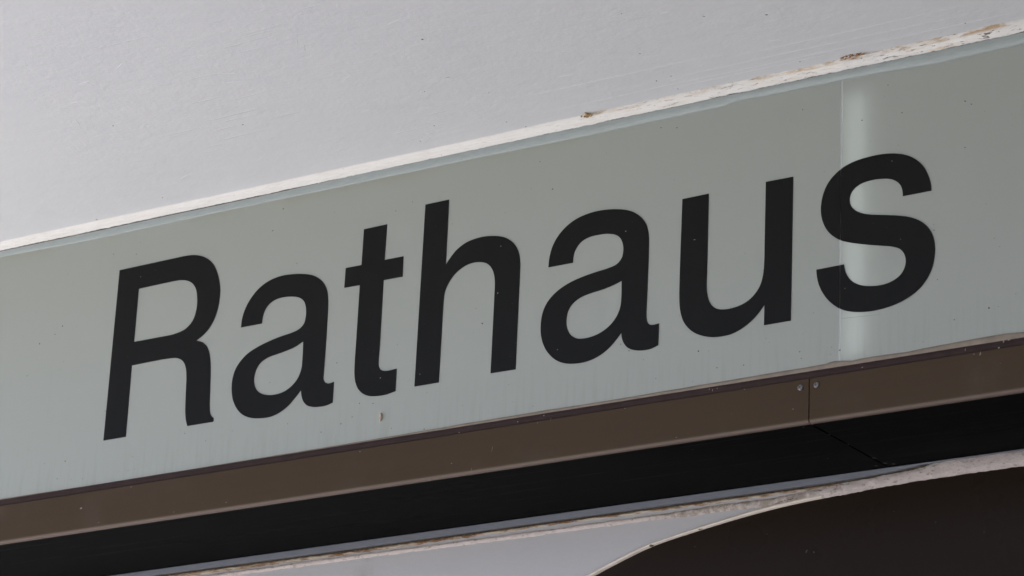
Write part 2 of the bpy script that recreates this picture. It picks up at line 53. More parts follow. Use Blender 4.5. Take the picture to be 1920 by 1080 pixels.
  [(0.7387,3.3312),(0.7385,3.3342),(0.7383,3.3373),(0.7381,3.3404),(0.7376,3.3434),(0.7368,3.3468),(0.7359,3.3501),(0.7348,3.3535),(0.7335,3.3568),(0.7321,3.3604),(0.7304,3.3639),(0.7286,3.3674),(0.7266,3.3708),(0.7241,3.3742),(0.7214,3.3775),(0.7185,3.3806),(0.7155,3.3836),(0.7124,3.3862),(0.7091,3.3886),(0.7058,3.3908),(0.7023,3.3928),(0.6984,3.3947),(0.6943,3.3964),(0.6901,3.3980),(0.6861,3.3993),(0.6824,3.4003),(0.6788,3.4012),(0.6751,3.4020),(0.6713,3.4026),(0.6670,3.4032),(0.6626,3.4037),(0.6581,3.4041),(0.6535,3.4043),(0.6484,3.4044),(0.6432,3.4044),(0.6379,3.4042),(0.6327,3.4039),(0.6274,3.4035),(0.6222,3.4030),(0.6169,3.4023),(0.6118,3.4013),(0.6068,3.4001),(0.6018,3.3987),(0.5969,3.3971),(0.5923,3.3952),(0.5883,3.3931),(0.5845,3.3909),(0.5808,3.3884),(0.5774,3.3856),(0.5741,3.3827),(0.5709,3.3796),(0.5680,3.3762),(0.5655,3.3727),(0.5632,3.3688),(0.5612,3.3648),(0.5595,3.3605),(0.5581,3.3563),(0.5569,3.3518),(0.5560,3.3473),(0.5554,3.3427),(0.5550,3.3383),(0.5549,3.3342),(0.5551,3.3302),(0.5554,3.3263),(0.5561,3.3224),(0.5570,3.3185),(0.5581,3.3147),(0.5595,3.3109),(0.5611,3.3073),(0.5629,3.3039),(0.5648,3.3006),(0.5670,3.2975),(0.5693,3.2945),(0.5718,3.2919),(0.5744,3.2893),(0.5771,3.2870),(0.5799,3.2848),(0.5828,3.2828),(0.5857,3.2810),(0.5887,3.2793),(0.5920,3.2776),(0.5961,3.2759),(0.6005,3.2743),(0.6051,3.2727),(0.6099,3.2712),(0.6156,3.2695),(0.6215,3.2678),(0.6276,3.2662),(0.6336,3.2646),(0.6396,3.2631),(0.6456,3.2617),(0.6516,3.2603),(0.6572,3.2589),(0.6619,3.2578),(0.6664,3.2568),(0.6708,3.2557),(0.6748,3.2545),(0.6780,3.2533),(0.6811,3.2521),(0.6839,3.2508),(0.6865,3.2492),(0.6887,3.2474),(0.6906,3.2454),(0.6924,3.2433),(0.6938,3.2410),(0.6951,3.2383),(0.6960,3.2353),(0.6967,3.2323),(0.6970,3.2293),(0.6970,3.2266),(0.6967,3.2238),(0.6961,3.2211),(0.6953,3.2185),(0.6942,3.2161),(0.6929,3.2136),(0.6913,3.2114),(0.6895,3.2093),(0.6873,3.2073),(0.6849,3.2054),(0.6822,3.2038),(0.6794,3.2024),(0.6763,3.2011),(0.6730,3.2000),(0.6697,3.1991),(0.6663,3.1984),(0.6627,3.1979),(0.6590,3.1976),(0.6553,3.1975),(0.6517,3.1975),(0.6480,3.1977),(0.6443,3.1980),(0.6406,3.1985),(0.6370,3.1991),(0.6332,3.1998),(0.6295,3.2007),(0.6258,3.2018),(0.6222,3.2031),(0.6191,3.2046),(0.6160,3.2063),(0.6131,3.2081),(0.6104,3.2101),(0.6080,3.2122),(0.6058,3.2144),(0.6038,3.2168),(0.6020,3.2193),(0.6005,3.2217),(0.5993,3.2242),(0.5981,3.2267),(0.5972,3.2293),(0.5964,3.2319),(0.5958,3.2346),(0.5953,3.2374),(0.5947,3.2401),(0.5484,3.2394),(0.5487,3.2364),(0.5489,3.2334),(0.5493,3.2304),(0.5497,3.2273),(0.5504,3.2241),(0.5512,3.2208),(0.5521,3.2174),(0.5532,3.2141),(0.5546,3.2107),(0.5562,3.2072),(0.5580,3.2038),(0.5599,3.2004),(0.5620,3.1972),(0.5642,3.1939),(0.5665,3.1908),(0.5690,3.1878),(0.5718,3.1848),(0.5748,3.1819),(0.5779,3.1792),(0.5811,3.1767),(0.5839,3.1746),(0.5869,3.1726),(0.5899,3.1709),(0.5930,3.1692),(0.5965,3.1676),(0.6002,3.1662),(0.6040,3.1650),(0.6078,3.1638),(0.6115,3.1629),(0.6151,3.1621),(0.6188,3.1615),(0.6226,3.1609),(0.6268,3.1604),(0.6312,3.1600),(0.6356,3.1597),(0.6402,3.1595),(0.6452,3.1595),(0.6503,3.1597),(0.6555,3.1600),(0.6606,3.1604),(0.6657,3.1610),(0.6708,3.1617),(0.6759,3.1627),(0.6810,3.1638),(0.6861,3.1652),(0.6913,3.1668),(0.6963,3.1687),(0.7012,3.1707),(0.7058,3.1729),(0.7103,3.1753),(0.7145,3.1779),(0.7185,3.1808),(0.7221,3.1839),(0.7255,3.1873),(0.7286,3.1909),(0.7315,3.1946),(0.7340,3.1985),(0.7363,3.2026),(0.7384,3.2068),(0.7401,3.2111),(0.7415,3.2156),(0.7427,3.2204),(0.7435,3.2251),(0.7441,3.2297),(0.7445,3.2336),(0.7447,3.2374),(0.7447,3.2411),(0.7444,3.2448),(0.7440,3.2485),(0.7434,3.2521),(0.7426,3.2557),(0.7416,3.2591),(0.7404,3.2623),(0.7391,3.2654),(0.7375,3.2684),(0.7358,3.2712),(0.7339,3.2740),(0.7318,3.2767),(0.7296,3.2792),(0.7271,3.2816),(0.7245,3.2840),(0.7216,3.2861),(0.7187,3.2882),(0.7155,3.2901),(0.7121,3.2920),(0.7085,3.2937),(0.7048,3.2953),(0.7010,3.2968),(0.6968,3.2983),(0.6925,3.2995),(0.6881,3.3007),(0.6834,3.3019),(0.6778,3.3032),(0.6719,3.3044),(0.6659,3.3057),(0.6599,3.3069),(0.6539,3.3081),(0.6477,3.3093),(0.6418,3.3105),(0.6363,3.3119),(0.6322,3.3131),(0.6284,3.3144),(0.6248,3.3158),(0.6214,3.3174),(0.6185,3.3190),(0.6157,3.3207),(0.6132,3.3226),(0.6109,3.3246),(0.6091,3.3267),(0.6074,3.3289),(0.6060,3.3313),(0.6049,3.3336),(0.6042,3.3358),(0.6038,3.3380),(0.6036,3.3402),(0.6036,3.3424),(0.6038,3.3445),(0.6042,3.3466),(0.6048,3.3486),(0.6056,3.3505),(0.6066,3.3523),(0.6078,3.3540),(0.6091,3.3555),(0.6107,3.3570),(0.6126,3.3585),(0.6148,3.3599),(0.6171,3.3611),(0.6196,3.3622),(0.6224,3.3632),(0.6253,3.3640),(0.6284,3.3646),(0.6315,3.3651),(0.6347,3.3655),(0.6380,3.3657),(0.6414,3.3658),(0.6448,3.3658),(0.6485,3.3657),(0.6523,3.3654),(0.6560,3.3650),(0.6596,3.3645),(0.6627,3.3640),(0.6657,3.3634),(0.6686,3.3627),(0.6715,3.3618),(0.6742,3.3606),(0.6769,3.3592),(0.6795,3.3576),(0.6818,3.3559),(0.6838,3.3542),(0.6856,3.3523),(0.6872,3.3503),(0.6886,3.3482),(0.6896,3.3460),(0.6904,3.3438),(0.6910,3.3415),(0.6915,3.3392),(0.6918,3.3371),(0.6920,3.3351),(0.6920,3.3330),(0.6921,3.3309)],
 ],
}
COVE_TOP = [(-1.1062,-0.0132),(-1.0337,-0.0092),(-0.9084,-0.0102),(-0.6301,0.0011),(-0.3534,-0.0038),(-0.0707,-0.0079),(0.0971,-0.0127),(0.3185,-0.0192),(0.5189,-0.0060),(0.6010,-0.0100),(0.7042,-0.0130),(0.7599,-0.0183),(0.9003,-0.0225)]   # (x, y) where the cove meets the soffit
SEAL_LOW = [(-1.1121,3.5399),(-0.9113,3.5359),(-0.6242,3.5371),(-0.3518,3.5364),(-0.0723,3.5364),(0.0922,3.5347),(0.3864,3.5361),(0.3977,3.5392),(0.5361,3.5380),(0.6454,3.5368),(0.7521,3.5322),(0.8907,3.5349)]
TAN_TOP = [(-1.0572,3.0832),(-0.8627,3.0818),(-0.5844,3.0826),(-0.3204,3.0834),(-0.0699,3.0859),(0.0903,3.0864),(0.2262,3.0861),(0.3208,3.0870),(0.4684,3.0882),(0.5654,3.0889),(0.5778,3.0916),(0.5938,3.0900),(0.6079,3.0875),(0.6464,3.0891),(0.6985,3.0878),(0.7500,3.0898),(0.8595,3.0916),(0.8843,3.0898)]
RIDGE = [(-0.8294,2.9723),(-0.4938,2.9728),(-0.2743,2.9718),(-0.1053,2.9711),(0.0441,2.9713),(0.1082,2.9707),(0.1596,2.9706),(0.2455,2.9716),(0.3289,2.9700),(0.3705,2.9717)]
ARCH_UP = [(-0.1140,2.8307),(-0.0592,2.8673),(-0.0002,2.8908),(0.0315,2.9049),(0.0752,2.9166),(0.1211,2.9293),(0.1895,2.9418),(0.2738,2.9556),(0.3290,2.9640),(0.3601,2.9704),(0.3882,2.9790),(0.4303,2.9805),(0.4692,2.9833),(0.4940,2.9861),(0.5451,2.9889),(0.5894,2.9903),(0.6029,2.9941),(0.6476,2.9984),(0.7670,2.9968),(0.8782,2.9976)]
ARCH_LOW = [(-0.0984,2.8291),(-0.0438,2.8657),(0.0121,2.8869),(0.0468,2.8997),(0.1213,2.9236),(0.2065,2.9398),(0.3016,2.9540),(0.3847,2.9627),(0.4597,2.9667),(0.5497,2.9710),(0.6284,2.9728),(0.7058,2.9733),(0.7667,2.9733),(0.8778,2.9724)]
RAIL_LOW = [(-0.9518,2.9865),(-0.4947,2.9850),(-0.1059,2.9855),(0.1769,2.9856),(0.4441,2.9856),(0.5360,2.9884),(0.6029,2.9933),(0.6618,2.9965),(0.7670,2.9960)]
CAULK_LOW = [(-0.9511,2.9797),(-0.4942,2.9785),(-0.3179,2.9795),(-0.1057,2.9810),(0.0437,2.9811),(0.1771,2.9799),(0.3315,2.9809),(0.4442,2.9814)]
SCREWS = [(0.5284,3.0555), (0.5551,3.0558)]
GLASS_DARK = [(0.0706,3.4549,0.00170,0.00106,20),(-0.0534,3.2485,0.00212,0.00106,-40),(0.3474,3.1416,0.00170,0.00127,30),(0.8306,3.1340,0.00170,0.00127,20),(0.2695,3.5216,0.00127,0.00085,0),(0.2988,3.5159,0.00127,0.00085,0),(0.6906,3.4640,0.00127,0.00085,0),(0.6236,3.4651,0.00127,0.00106,0),(0.5892,3.1068,0.00170,0.00127,0),(-0.9129,3.1328,0.00127,0.00127,0),(-0.9480,3.3831,0.00170,0.00127,0),(-0.9982,3.3583,0.00127,0.00127,0),(-0.4930,3.4822,0.00212,0.00085,10),(-0.4734,3.5182,0.00127,0.00127,0),(0.7433,3.2683,0.00127,0.00085,0),(-0.1563,3.0872,0.00127,0.00085,0),(-0.3230,3.1189,0.00127,0.00085,0),(0.2235,3.1611,0.00127,0.00085,0),(0.4270,3.1077,0.00127,0.00085,0),(0.5222,3.1144,0.00127,0.00085,0),(0.3808,3.1104,0.00106,0.00085,0),(0.7937,3.3888,0.00127,0.00085,0),(0.7941,3.4623,0.00212,0.00085,-40),(0.8044,3.4552,0.00212,0.00064,-40),(-0.3012,3.1276,0.00127,0.00085,0),(-0.2608,3.1445,0.00170,0.00064,20),(-0.4329,3.1340,0.00106,0.00085,0),(0.7756,3.1248,0.00106,0.00085,0)]
GLASS_LIGHT = [(0.4952,3.5024,0.00170,0.00064,-60),(0.5010,3.4890,0.00255,0.00064,-65),(0.5271,3.4717,0.00170,0.00085,-60),(0.3819,3.2956,0.00170,0.00064,70),(0.3359,3.3234,0.00212,0.00030,0),(0.2106,3.3591,0.00106,0.00085,0),(-0.0243,3.3744,0.00106,0.00064,0),(-0.0262,3.2953,0.00127,0.00051,50),(-0.2488,3.1861,0.00085,0.00085,0),(0.0919,3.1828,0.00085,0.00085,0),(-0.1705,3.1810,0.00085,0.00064,0)]
SOFFIT_FLECKS = [(0.0762,-0.3778,0.00212,0.00149,20),(0.5754,-0.2090,0.00255,0.00106,15),(-0.3775,-0.2391,0.00191,0.00085,0),(-0.5691,-0.3355,0.00170,0.00085,-35),(-0.1044,-0.0894,0.00149,0.00085,0),(-0.1623,-0.0460,0.00127,0.00085,0),(0.3056,-0.0759,0.00149,0.00106,0),(0.3348,-0.0813,0.00127,0.00085,0),(-0.0372,-0.2114,0.00127,0.00064,0),(0.3376,-0.1764,0.00212,0.00064,30),(0.8165,-0.0443,0.00127,0.00106,0),(0.0241,-0.0163,0.00170,0.00085,0),(0.0079,-0.0475,0.00127,0.00085,0),(-0.8783,-0.0153,0.00170,0.00127,-40),(-0.7053,-0.0438,0.00127,0.00106,0),(0.3185,-0.0335,0.00127,0.00085,0),(0.4920,-0.2476,0.00340,0.00051,60),(0.0280,-0.2408,0.00425,0.00042,15),(0.5356,-0.0360,0.00127,0.00085,0),(-0.2487,0.0029,0.00106,0.00085,0),(0.3898,-0.3137,0.00127,0.00064,0)]
TRIM_FLECKS = [(-0.0181,3.0340,0.00595,0.00051,83),(-0.0559,3.0059,0.00340,0.00051,83),(0.0279,3.0720,0.00127,0.00106,0),(0.0763,3.0757,0.00127,0.00106,0),(-0.0828,3.0697,0.00127,0.00106,0),(-0.0942,3.0205,0.00127,0.00085,0),(-0.1348,2.9986,0.00127,0.00106,0),(-0.2758,3.0637,0.00127,0.00085,0),(-0.0534,2.9978,0.00085,0.00085,0),(-0.8607,3.0409,0.00297,0.00170,20),(-0.8183,3.0106,0.00127,0.00085,0),(-0.7527,3.0649,0.00170,0.00085,0),(-0.5446,3.0124,0.00127,0.00106,0),(-0.6548,3.0094,0.00127,0.00085,0),(0.2242,3.0662,0.00127,0.00085,0),(0.3167,3.0079,0.00127,0.00085,0),(0.5163,3.0244,0.00127,0.00085,0),(0.6307,3.0719,0.00170,0.00085,0),(0.8198,3.0648,0.00297,0.00127,70),(0.8097,3.0655,0.00127,0.00085,0),(0.8565,3.0776,0.00255,0.00106,80),(0.8490,3.0691,0.00170,0.00106,0),(0.8649,3.0787,0.00212,0.00127,0),(0.7963,3.0739,0.00212,0.00064,80),(0.3781,3.0731,0.00212,0.00064,85),(0.3725,3.0756,0.00170,0.00064,80),(0.3863,3.0752,0.00127,0.00085,0),(0.4333,3.0668,0.00127,0.00085,0),(0.0894,3.0678,0.00255,0.00042,85),(0.0649,3.0651,0.00170,0.00064,0)]
COCOON = (-0.2432,3.1196)
NEST = (0.1399,-0.0162)
RUST_CLUMP = (0.6138,-0.0254)
SCRATCH = [(0.5486,3.1537),(0.6548,3.1520)]

XA, XB = -2.2, 1.5                 # how far sign and window run
ZT, ZG, ZP, ZU = 3.5512, 3.0805, 3.0680, 2.9990   # glass top, glass foot, trim top, underside
ZS = 3.5655                        # soffit level
YW = .245                          # window plane
# ------------------------------------------------------------ node helpers
class Mat:
    def __init__(s, name, rough=.5, spec=.5, coat=0):
        s.m = bpy.data.materials.new(name); s.m.use_nodes = True
        s.n = s.m.node_tree.nodes; s.l = s.m.node_tree.links
        s.b = s.n['Principled BSDF']; s.b.inputs['Roughness'].default_value = rough
        s.b.inputs['Specular IOR Level'].default_value = spec; s.b.inputs['Coat Weight'].default_value = coat
        s.tc = s.n.new('ShaderNodeTexCoord').outputs['Object']
    def link(s, a, b): s.l.new(a, b)
    def mapping(s, scale=(1,1,1), loc=(0,0,0), rot=(0,0,0)):
        n = s.n.new('ShaderNodeMapping'); n.inputs['Scale'].default_value = scale
        n.inputs['Location'].default_value = loc; n.inputs['Rotation'].default_value = rot
        s.link(s.tc, n.inputs[0]); return n.outputs[0]
    def noise(s, scale, detail=3, rough=.5, vec=None, dist=0):
        n = s.n.new('ShaderNodeTexNoise'); n.inputs['Scale'].default_value = scale
        n.inputs['Detail'].default_value = detail; n.inputs['Roughness'].default_value = rough
        n.inputs['Distortion'].default_value = dist
        s.link(vec if vec else s.tc, n.inputs['Vector']); return n.outputs['Fac']
    def voro(s, scale, vec=None, out='Distance', rnd=1):
        n = s.n.new('ShaderNodeTexVoronoi'); n.inputs['Scale'].default_value = scale; n.inputs['Randomness'].default_value = rnd
        s.link(vec if vec else s.tc, n.inputs['Vector']); return n.outputs[out]
    def specks(s, scale, r0, r1, share):
        n = s.n.new('ShaderNodeTexVoronoi'); n.inputs['Scale'].default_value = scale; s.link(s.tc, n.inputs['Vector'])
        sp = s.n.new('ShaderNodeSeparateColor'); s.link(n.outputs['Color'], sp.inputs[0])
        size = s.ramp(sp.outputs[1], 0, 1, .45, 1)
        d = s.math('DIVIDE', n.outputs['Distance'], size)
        return s.math('MULTIPLY', s.ramp(d, r0, r1, 1, 0), s.math('GREATER_THAN', sp.outputs[0], 1-share))
    def ramp(s, v, a, b, lo=0., hi=1.):
        n = s.n.new('ShaderNodeMapRange'); n.interpolation_type = 'SMOOTHSTEP'
        n.inputs[1].default_value = a; n.inputs[2].default_value = b; n.inputs[3].default_value = lo; n.inputs[4].default_value = hi
        s.link(v, n.inputs[0]); return n.outputs[0]
    def math(s, op, a, b=0.):
        n = s.n.new('ShaderNodeMath'); n.operation = op
        for i, v in enumerate((a, b)):
            if isinstance(v, (int, float)): n.inputs[i].default_value = v
            else: s.link(v, n.inputs[i])
        return n.outputs[0]
    def axis(s, i):
        n = s.n.new('ShaderNodeSeparateXYZ'); s.link(s.tc, n.inputs[0]); return n.outputs[i]
    def mix(s, fac, a, b):
        n = s.n.new('ShaderNodeMix'); n.data_type = 'RGBA'
        if isinstance(fac, (int, float)): n.inputs[0].default_value = fac
        else: s.link(fac, n.inputs[0])
        for i, v in ((6, a), (7, b)):
            if isinstance(v, tuple): n.inputs[i].default_value = (*v, 1)
            else: s.link(v, n.inputs[i])
        return n.outputs[2]
    def color(s, v):
        if isinstance(v, tuple): s.b.inputs['Base Color'].default_value = (*v, 1)
        else: s.link(v, s.b.inputs['Base Color'])
    def rough(s, v): s.link(v, s.b.inputs['Roughness'])
    def bump(s, h, dist, strength=1.):
        n = s.n.new('ShaderNodeBump'); n.inputs['Distance'].default_value = dist; n.inputs['Strength'].default_value = strength
        s.link(h, n.inputs['Height'])
        if s.b.inputs['Normal'].links: s.link(s.b.inputs['Normal'].links[0].from_socket, n.inputs['Normal'])
        s.link(n.outputs[0], s.b.inputs['Normal']); return n.outputs[0]

# ---- materials
def mat_soffit():
    a = Mat('white_plaster_paint', .75, .25)
    c = a.mix(a.noise(1.6, 3), (.64, .643, .665), (.69, .69, .705))
    c = a.mix(a.math('MULTIPLY', a.ramp(a.noise(9, 5, .6), .52, .75), .35), c, (.61, .62, .65))
    dots = a.specks(60, .03, .06, .10)
    a.color(a.mix(a.math('MULTIPLY', dots, .6), c, (.16, .14, .13)))
    a.bump(a.noise(150, 4, .55), .0006, .55)
    a.bump(a.noise(34, 3, .5, dist=.6), .0014, .4)
    a.bump(a.noise(5, 3, .5), .006, .35)
    st = a.noise(1, 4, .65, a.mapping((5, 120, 5)))
    a.bump(a.math('MULTIPLY', a.ramp(st, .58, .78), a.ramp(a.noise(2.2, 2), .5, .65)), .0008, .5)
    cr = a.ramp(a.voro(13, a.mapping((1, 1, 1), rot=(0, 0, .5)), 'Distance'), .0, .03, 1, 0)
    a.bump(cr, .001, .6)
    return a.m
def mat_cove():
    a = Mat('flaking_white_filler', .6, .35)
    x = a.axis(0); y = a.axis(1)
    c = a.mix(a.noise(18, 4), (.76, .745, .72), (.69, .67, .64))
    # ochre and rust where water ran behind the paint, strongest towards the right hand end
    right = a.ramp(x, .02, .75)
    ln = a.noise(1, 5, .7, a.mapping((14, 160, 260)))
    st = a.math('MULTIPLY', a.ramp(ln, .47, .62), a.math('MULTIPLY', a.ramp(a.noise(5, 2), .38, .6), a.math('ADD', a.math('MULTIPLY', right, .8), .08)))
    c = a.mix(st, c, (.60, .43, .24))
    rs = a.math('MULTIPLY', a.ramp(a.noise(1, 6, .75, a.mapping((38, 190, 260))), .565, .66), a.math('ADD', a.math('MULTIPLY', right, .85), .12))
    c = a.mix(rs, c, (.17, .085, .04))
    jn = a.math('MULTIPLY', a.ramp(a.axis(2), ZS-.0052, ZS-.0012), a.math('MULTIPLY', a.ramp(a.noise(1, 5, .7, a.mapping((22, 60, 60))), .46, .62), a.math('ADD', a.math('MULTIPLY', right, .8), .1)))
    c = a.mix(jn, c, (.42, .27, .13))
    g = a.ramp(a.noise(160, 4, .7), .64, .74)
    c = a.mix(a.math('MULTIPLY', g, .55), c, (.30, .25, .22))
    a.color(c)
    a.bump(a.noise(1, 5, .7, a.mapping((60, 260, 260))), .0022, .7)
    a.bump(rs, .0012, 1)
    return a.m
def mat_glass():
    a = Mat('back_painted_glass', .22, .42)
    x = a.axis(0); z = a.axis(2)
    c = a.mix(a.noise(1.4, 2), (.350, .376, .340), (.360, .377, .347))
    c = a.mix(a.math('MULTIPLY', a.ramp(a.noise(4, 3, .5), .4, .8), .10), c, (.37, .375, .345))
    # algae tint along the top edge and soiled drip marks along the foot
    top = a.math('MULTIPLY', a.ramp(z, 3.508, 3.540), a.ramp(a.noise(6, 3), .35, .7))
    c = a.mix(a.math('MULTIPLY', top, a.math('MULTIPLY', a.ramp(x, .35, -.1), .55)), c, (.30, .305, .215))
    drip = a.ramp(a.noise(1, 4, .7, a.mapping((120, 1, 7))), .45, .75)
    foot = a.math('MULTIPLY', a.ramp(z, 3.19, 3.085), drip)
    c = a.mix(a.math('MULTIPLY', foot, .6), c, (.27, .285, .25))
    run = a.math('MULTIPLY', a.ramp(a.noise(1, 4, .65, a.mapping((46, 1, 1.6))), .55, .8), a.ramp(a.noise(3, 2), .4, .7))
    c = a.mix(a.math('MULTIPLY', run, .16), c, (.27, .285, .25))   # faint rain runs
    hz = a.noise(1, 3, .6, a.mapping((3, 1, 90)))
    c = a.mix(a.math('MULTIPLY', a.ramp(hz, .5, .8), .10), c, (.30, .33, .31))
    a.color(c)
    a.b.inputs['Roughness'].default_value = .29
    tr = a.n.new('ShaderNodeBsdfTranslucent'); tr.inputs[0].default_value = (.80, .86, .84, 1)
    mx = a.n.new('ShaderNodeMixShader'); mx.inputs[0].default_value = .18
    a.link(a.b.outputs[0], mx.inputs[1]); a.link(tr.outputs[0], mx.inputs[2])
    a.link(mx.outputs[0], a.n['Material Output'].inputs['Surface'])
    return a.m
def mat_letter():
    a = Mat('black_vinyl', .45, .1)
    c = a.mix(a.noise(30, 4), (.0065, .0065, .0063), (.009, .009, .0088))
    d = a.specks(90, .05, .1, .12); d2 = a.math('MULTIPLY', a.ramp(a.noise(60, 5, .7), .62, .8), .12)
    a.color(a.mix(a.math('MULTIPLY', a.math('MAXIMUM', d, d2), .5), c, (.055, .055, .052)))
    a.rough(a.ramp(a.noise(55, 4), .3, .7, .36, .5))
    return a.m
def mat_trim():
    a = Mat('bronze_anodised_metal', .42, .12)
    c = a.mix(a.noise(1, 4, .6, a.mapping((6, 40, 130))), (.045, .0295, .0165), (.053, .035, .0195))
    d = a.specks(75, .04, .075, .15)
    dust = a.ramp(a.noise(9, 5, .65), .5, .8)
    c = a.mix(a.math('MULTIPLY', dust, .22), c, (.10, .085, .07))
    c = a.mix(a.ramp(a.axis(2), ZU+.0075, ZU+.0022, 0, .62), c, (.19, .145, .125))   # highlight along the rounded lower edge, painted as lighter colour
    a.color(a.mix(a.math('MULTIPLY', d, .6), c, (.24, .20, .17)))
    a.rough(a.ramp(a.noise(1, 3, .5, a.mapping((8, 60, 200))), .3, .7, .36, .5))
    a.bump(a.noise(1, 3, .6, a.mapping((4, 100, 420))), .0002, .5)
    return a.m
def plain(name, c1, c2, scale=25, rough=.55, spec=.4, bump=0, bscale=120, stretch=None):
    a = Mat(name, rough, spec)
    v = a.mapping(stretch) if stretch else None
    a.color(a.mix(a.ramp(a.noise(scale, 5, .6, v), .3, .7), c1, c2))
    if bump: a.bump(a.noise(bscale, 4, .6, v), bump, .8)
    return a.m
def mat_under():
    a = Mat('black_sheet_metal', .28, .5); a.b.inputs['IOR'].default_value = 1.02
    a.color(a.mix(a.noise(1, 4, .6, a.mapping((3, 40, 1))), (.0068, .0068, .0070), (.0085, .0085, .0088)))
    a.rough(a.ramp(a.noise(1, 3, .6, a.mapping((2, 60, 1))), .3, .7, .24, .28))
    return a.m
def mat_putty():
    a = Mat('dirty_old_putty', .8, .25)
    c = a.mix(a.noise(45, 5, .7), (.50, .44, .42), (.61, .545, .52))
    d = a.ramp(a.noise(1, 5, .7, a.mapping((80, 90, 190))), .54, .66)
    c = a.mix(a.math('MULTIPLY', d, .6), c, (.15, .12, .09))
    old = a.math('MULTIPLY', a.math('MULTIPLY', a.ramp(a.axis(0), .09, .15), a.ramp(a.axis(0), .44, .38)), a.ramp(a.noise(70, 5, .7), .35, .6))
    c = a.mix(a.math('MULTIPLY', old, .75), c, (.27, .22, .17))   # weathered stretch before the crown
    a.color(c); a.bump(a.noise(110, 5, .75), .004, 1)
    return a.m
def mat_spandrel():
    a = Mat('grey_blue_paint', .5, .4)
    c = a.mix(a.noise(5, 4), (.40, .395, .41), (.43, .425, .435))
    d = a.math('MULTIPLY', a.ramp(a.noise(11, 5, .65), .58, .8), .5)
    c = a.mix(d, c, (.30, .29, .28))
    a.color(c); a.bump(a.noise(90, 3), .0005, .6)
    return a.m
def mat_caulk():
    a = Mat('rusty_caulk', .85, .2)
    c = a.mix(a.ramp(a.noise(1, 5, .7, a.mapping((30, 60, 160))), .42, .60), (.46, .39, .31), (.20, .11, .055))
    a.color(c); a.bump(a.noise(200, 5, .7), .002, .9)
    return a.m
def mat_pane():
    a = Mat('dark_window_pane', .25, .5); a.b.inputs['IOR'].default_value = 1.15
    c = a.mix(a.noise(4, 4), (.0155, .0105, .0075), (.018, .0125, .009))
    d = a.specks(30, .02, .045, .14)
    sm = a.ramp(a.noise(10, 6, .7, dist=1.2), .6, .8)
    c = a.mix(a.math('MULTIPLY', sm, .06), c, (.03, .028, .027))
    a.color(a.mix(a.math('MULTIPLY', d, .6), c, (.10, .09, .08)))
    a.rough(a.ramp(a.noise(14, 4), .3, .7, .26, .32))
    return a.m
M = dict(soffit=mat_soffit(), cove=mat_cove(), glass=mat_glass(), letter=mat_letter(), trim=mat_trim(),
    under=mat_under(), putty=mat_putty(), spandrel=mat_spandrel(), caulk=mat_caulk(), pane=mat_pane(),
    seal=plain('clear_silicone', (.275, .312, .308), (.315, .348, .342), 18, .3, .5, .0006, 30, (3, 20, 20)),
    bead=plain('pale_joint_silicone', (.44, .47, .46), (.40, .42, .41), 30, .4, .4),
    cream=plain('cream_glazing_bead', (.60, .53, .46), (.68, .61, .54), 30, .45, .4, .0006, 60),
    moss=plain('dark_moss', (.10, .085, .05), (.19, .16, .11), 200, .95, .1, .002, 300),
    grime=plain('grey_grime', (.24, .24, .22), (.28, .28, .26), 100, .8, .1),
    tan=plain('tan_sealant', (.20, .165, .13), (.26, .215, .17), 40, .6, .35, .001, 60),
    gasket=plain('rubber_gasket', (.030, .019, .018), (.038, .024, .023), 60, .55, .08, .0004, 200),
    dirt_shade=plain('dirt_shade', (.05, .04, .03), (.10, .075, .05), 150, .9, .1),  # dirt colour, also paints the shade in gaps
    fleck=plain('dark_fleck', (.05, .045, .035), (.09, .08, .06), 300, .8, .2),
    pale=plain('pale_fleck', (.40, .37, .33), (.52, .48, .43), 300, .8, .2),
    web=plain('dusty_web', (.19, .165, .145), (.25, .22, .19), 300, .9, .1),
    rust=plain('rust_crumbs', (.24, .10, .035), (.42, .25, .11), 260, .9, .1, .002, 300),
    nest=plain('mud_nest', (.42, .26, .11), (.62, .48, .30), 240, .95, .1, .003, 300),
    cocoon=plain('cocoon_silk', (.75, .62, .50), (.30, .20, .14), 260, .8, .2, .001, 300),
    zinc=plain('zinc_screw', (.26, .26, .26), (.12, .115, .11), 260, .4, .5),
    rail=plain('grey_blue_metal', (.135, .145, .175), (.16, .17, .20), 12, .4, .5, .0003, 40, (2, 30, 60)),
    box=plain('sign_box_metal', (.03, .03, .03), (.04, .04, .04), 10, .6),
    paving=plain('grey_paving', (.355, .358, .362), (.42, .423, .426), 2, .85, .3),
    wall=plain('added_shade_wall_render', (.05, .047, .045), (.06, .055, .05), 6, .8))
M['zinc'].node_tree.nodes['Principled BSDF'].inputs['Metallic'].default_value = .8
tm = Mat('added_glow_light'); tm.color((.8, .8, .8))  # emission for the added strip behind the right glass panel
tm.b.inputs['Emission Color'].default_value = (.95, 1, 1, 1); tm.b.inputs['Emission Strength'].default_value = .28
M['added_glow'] = tm.m

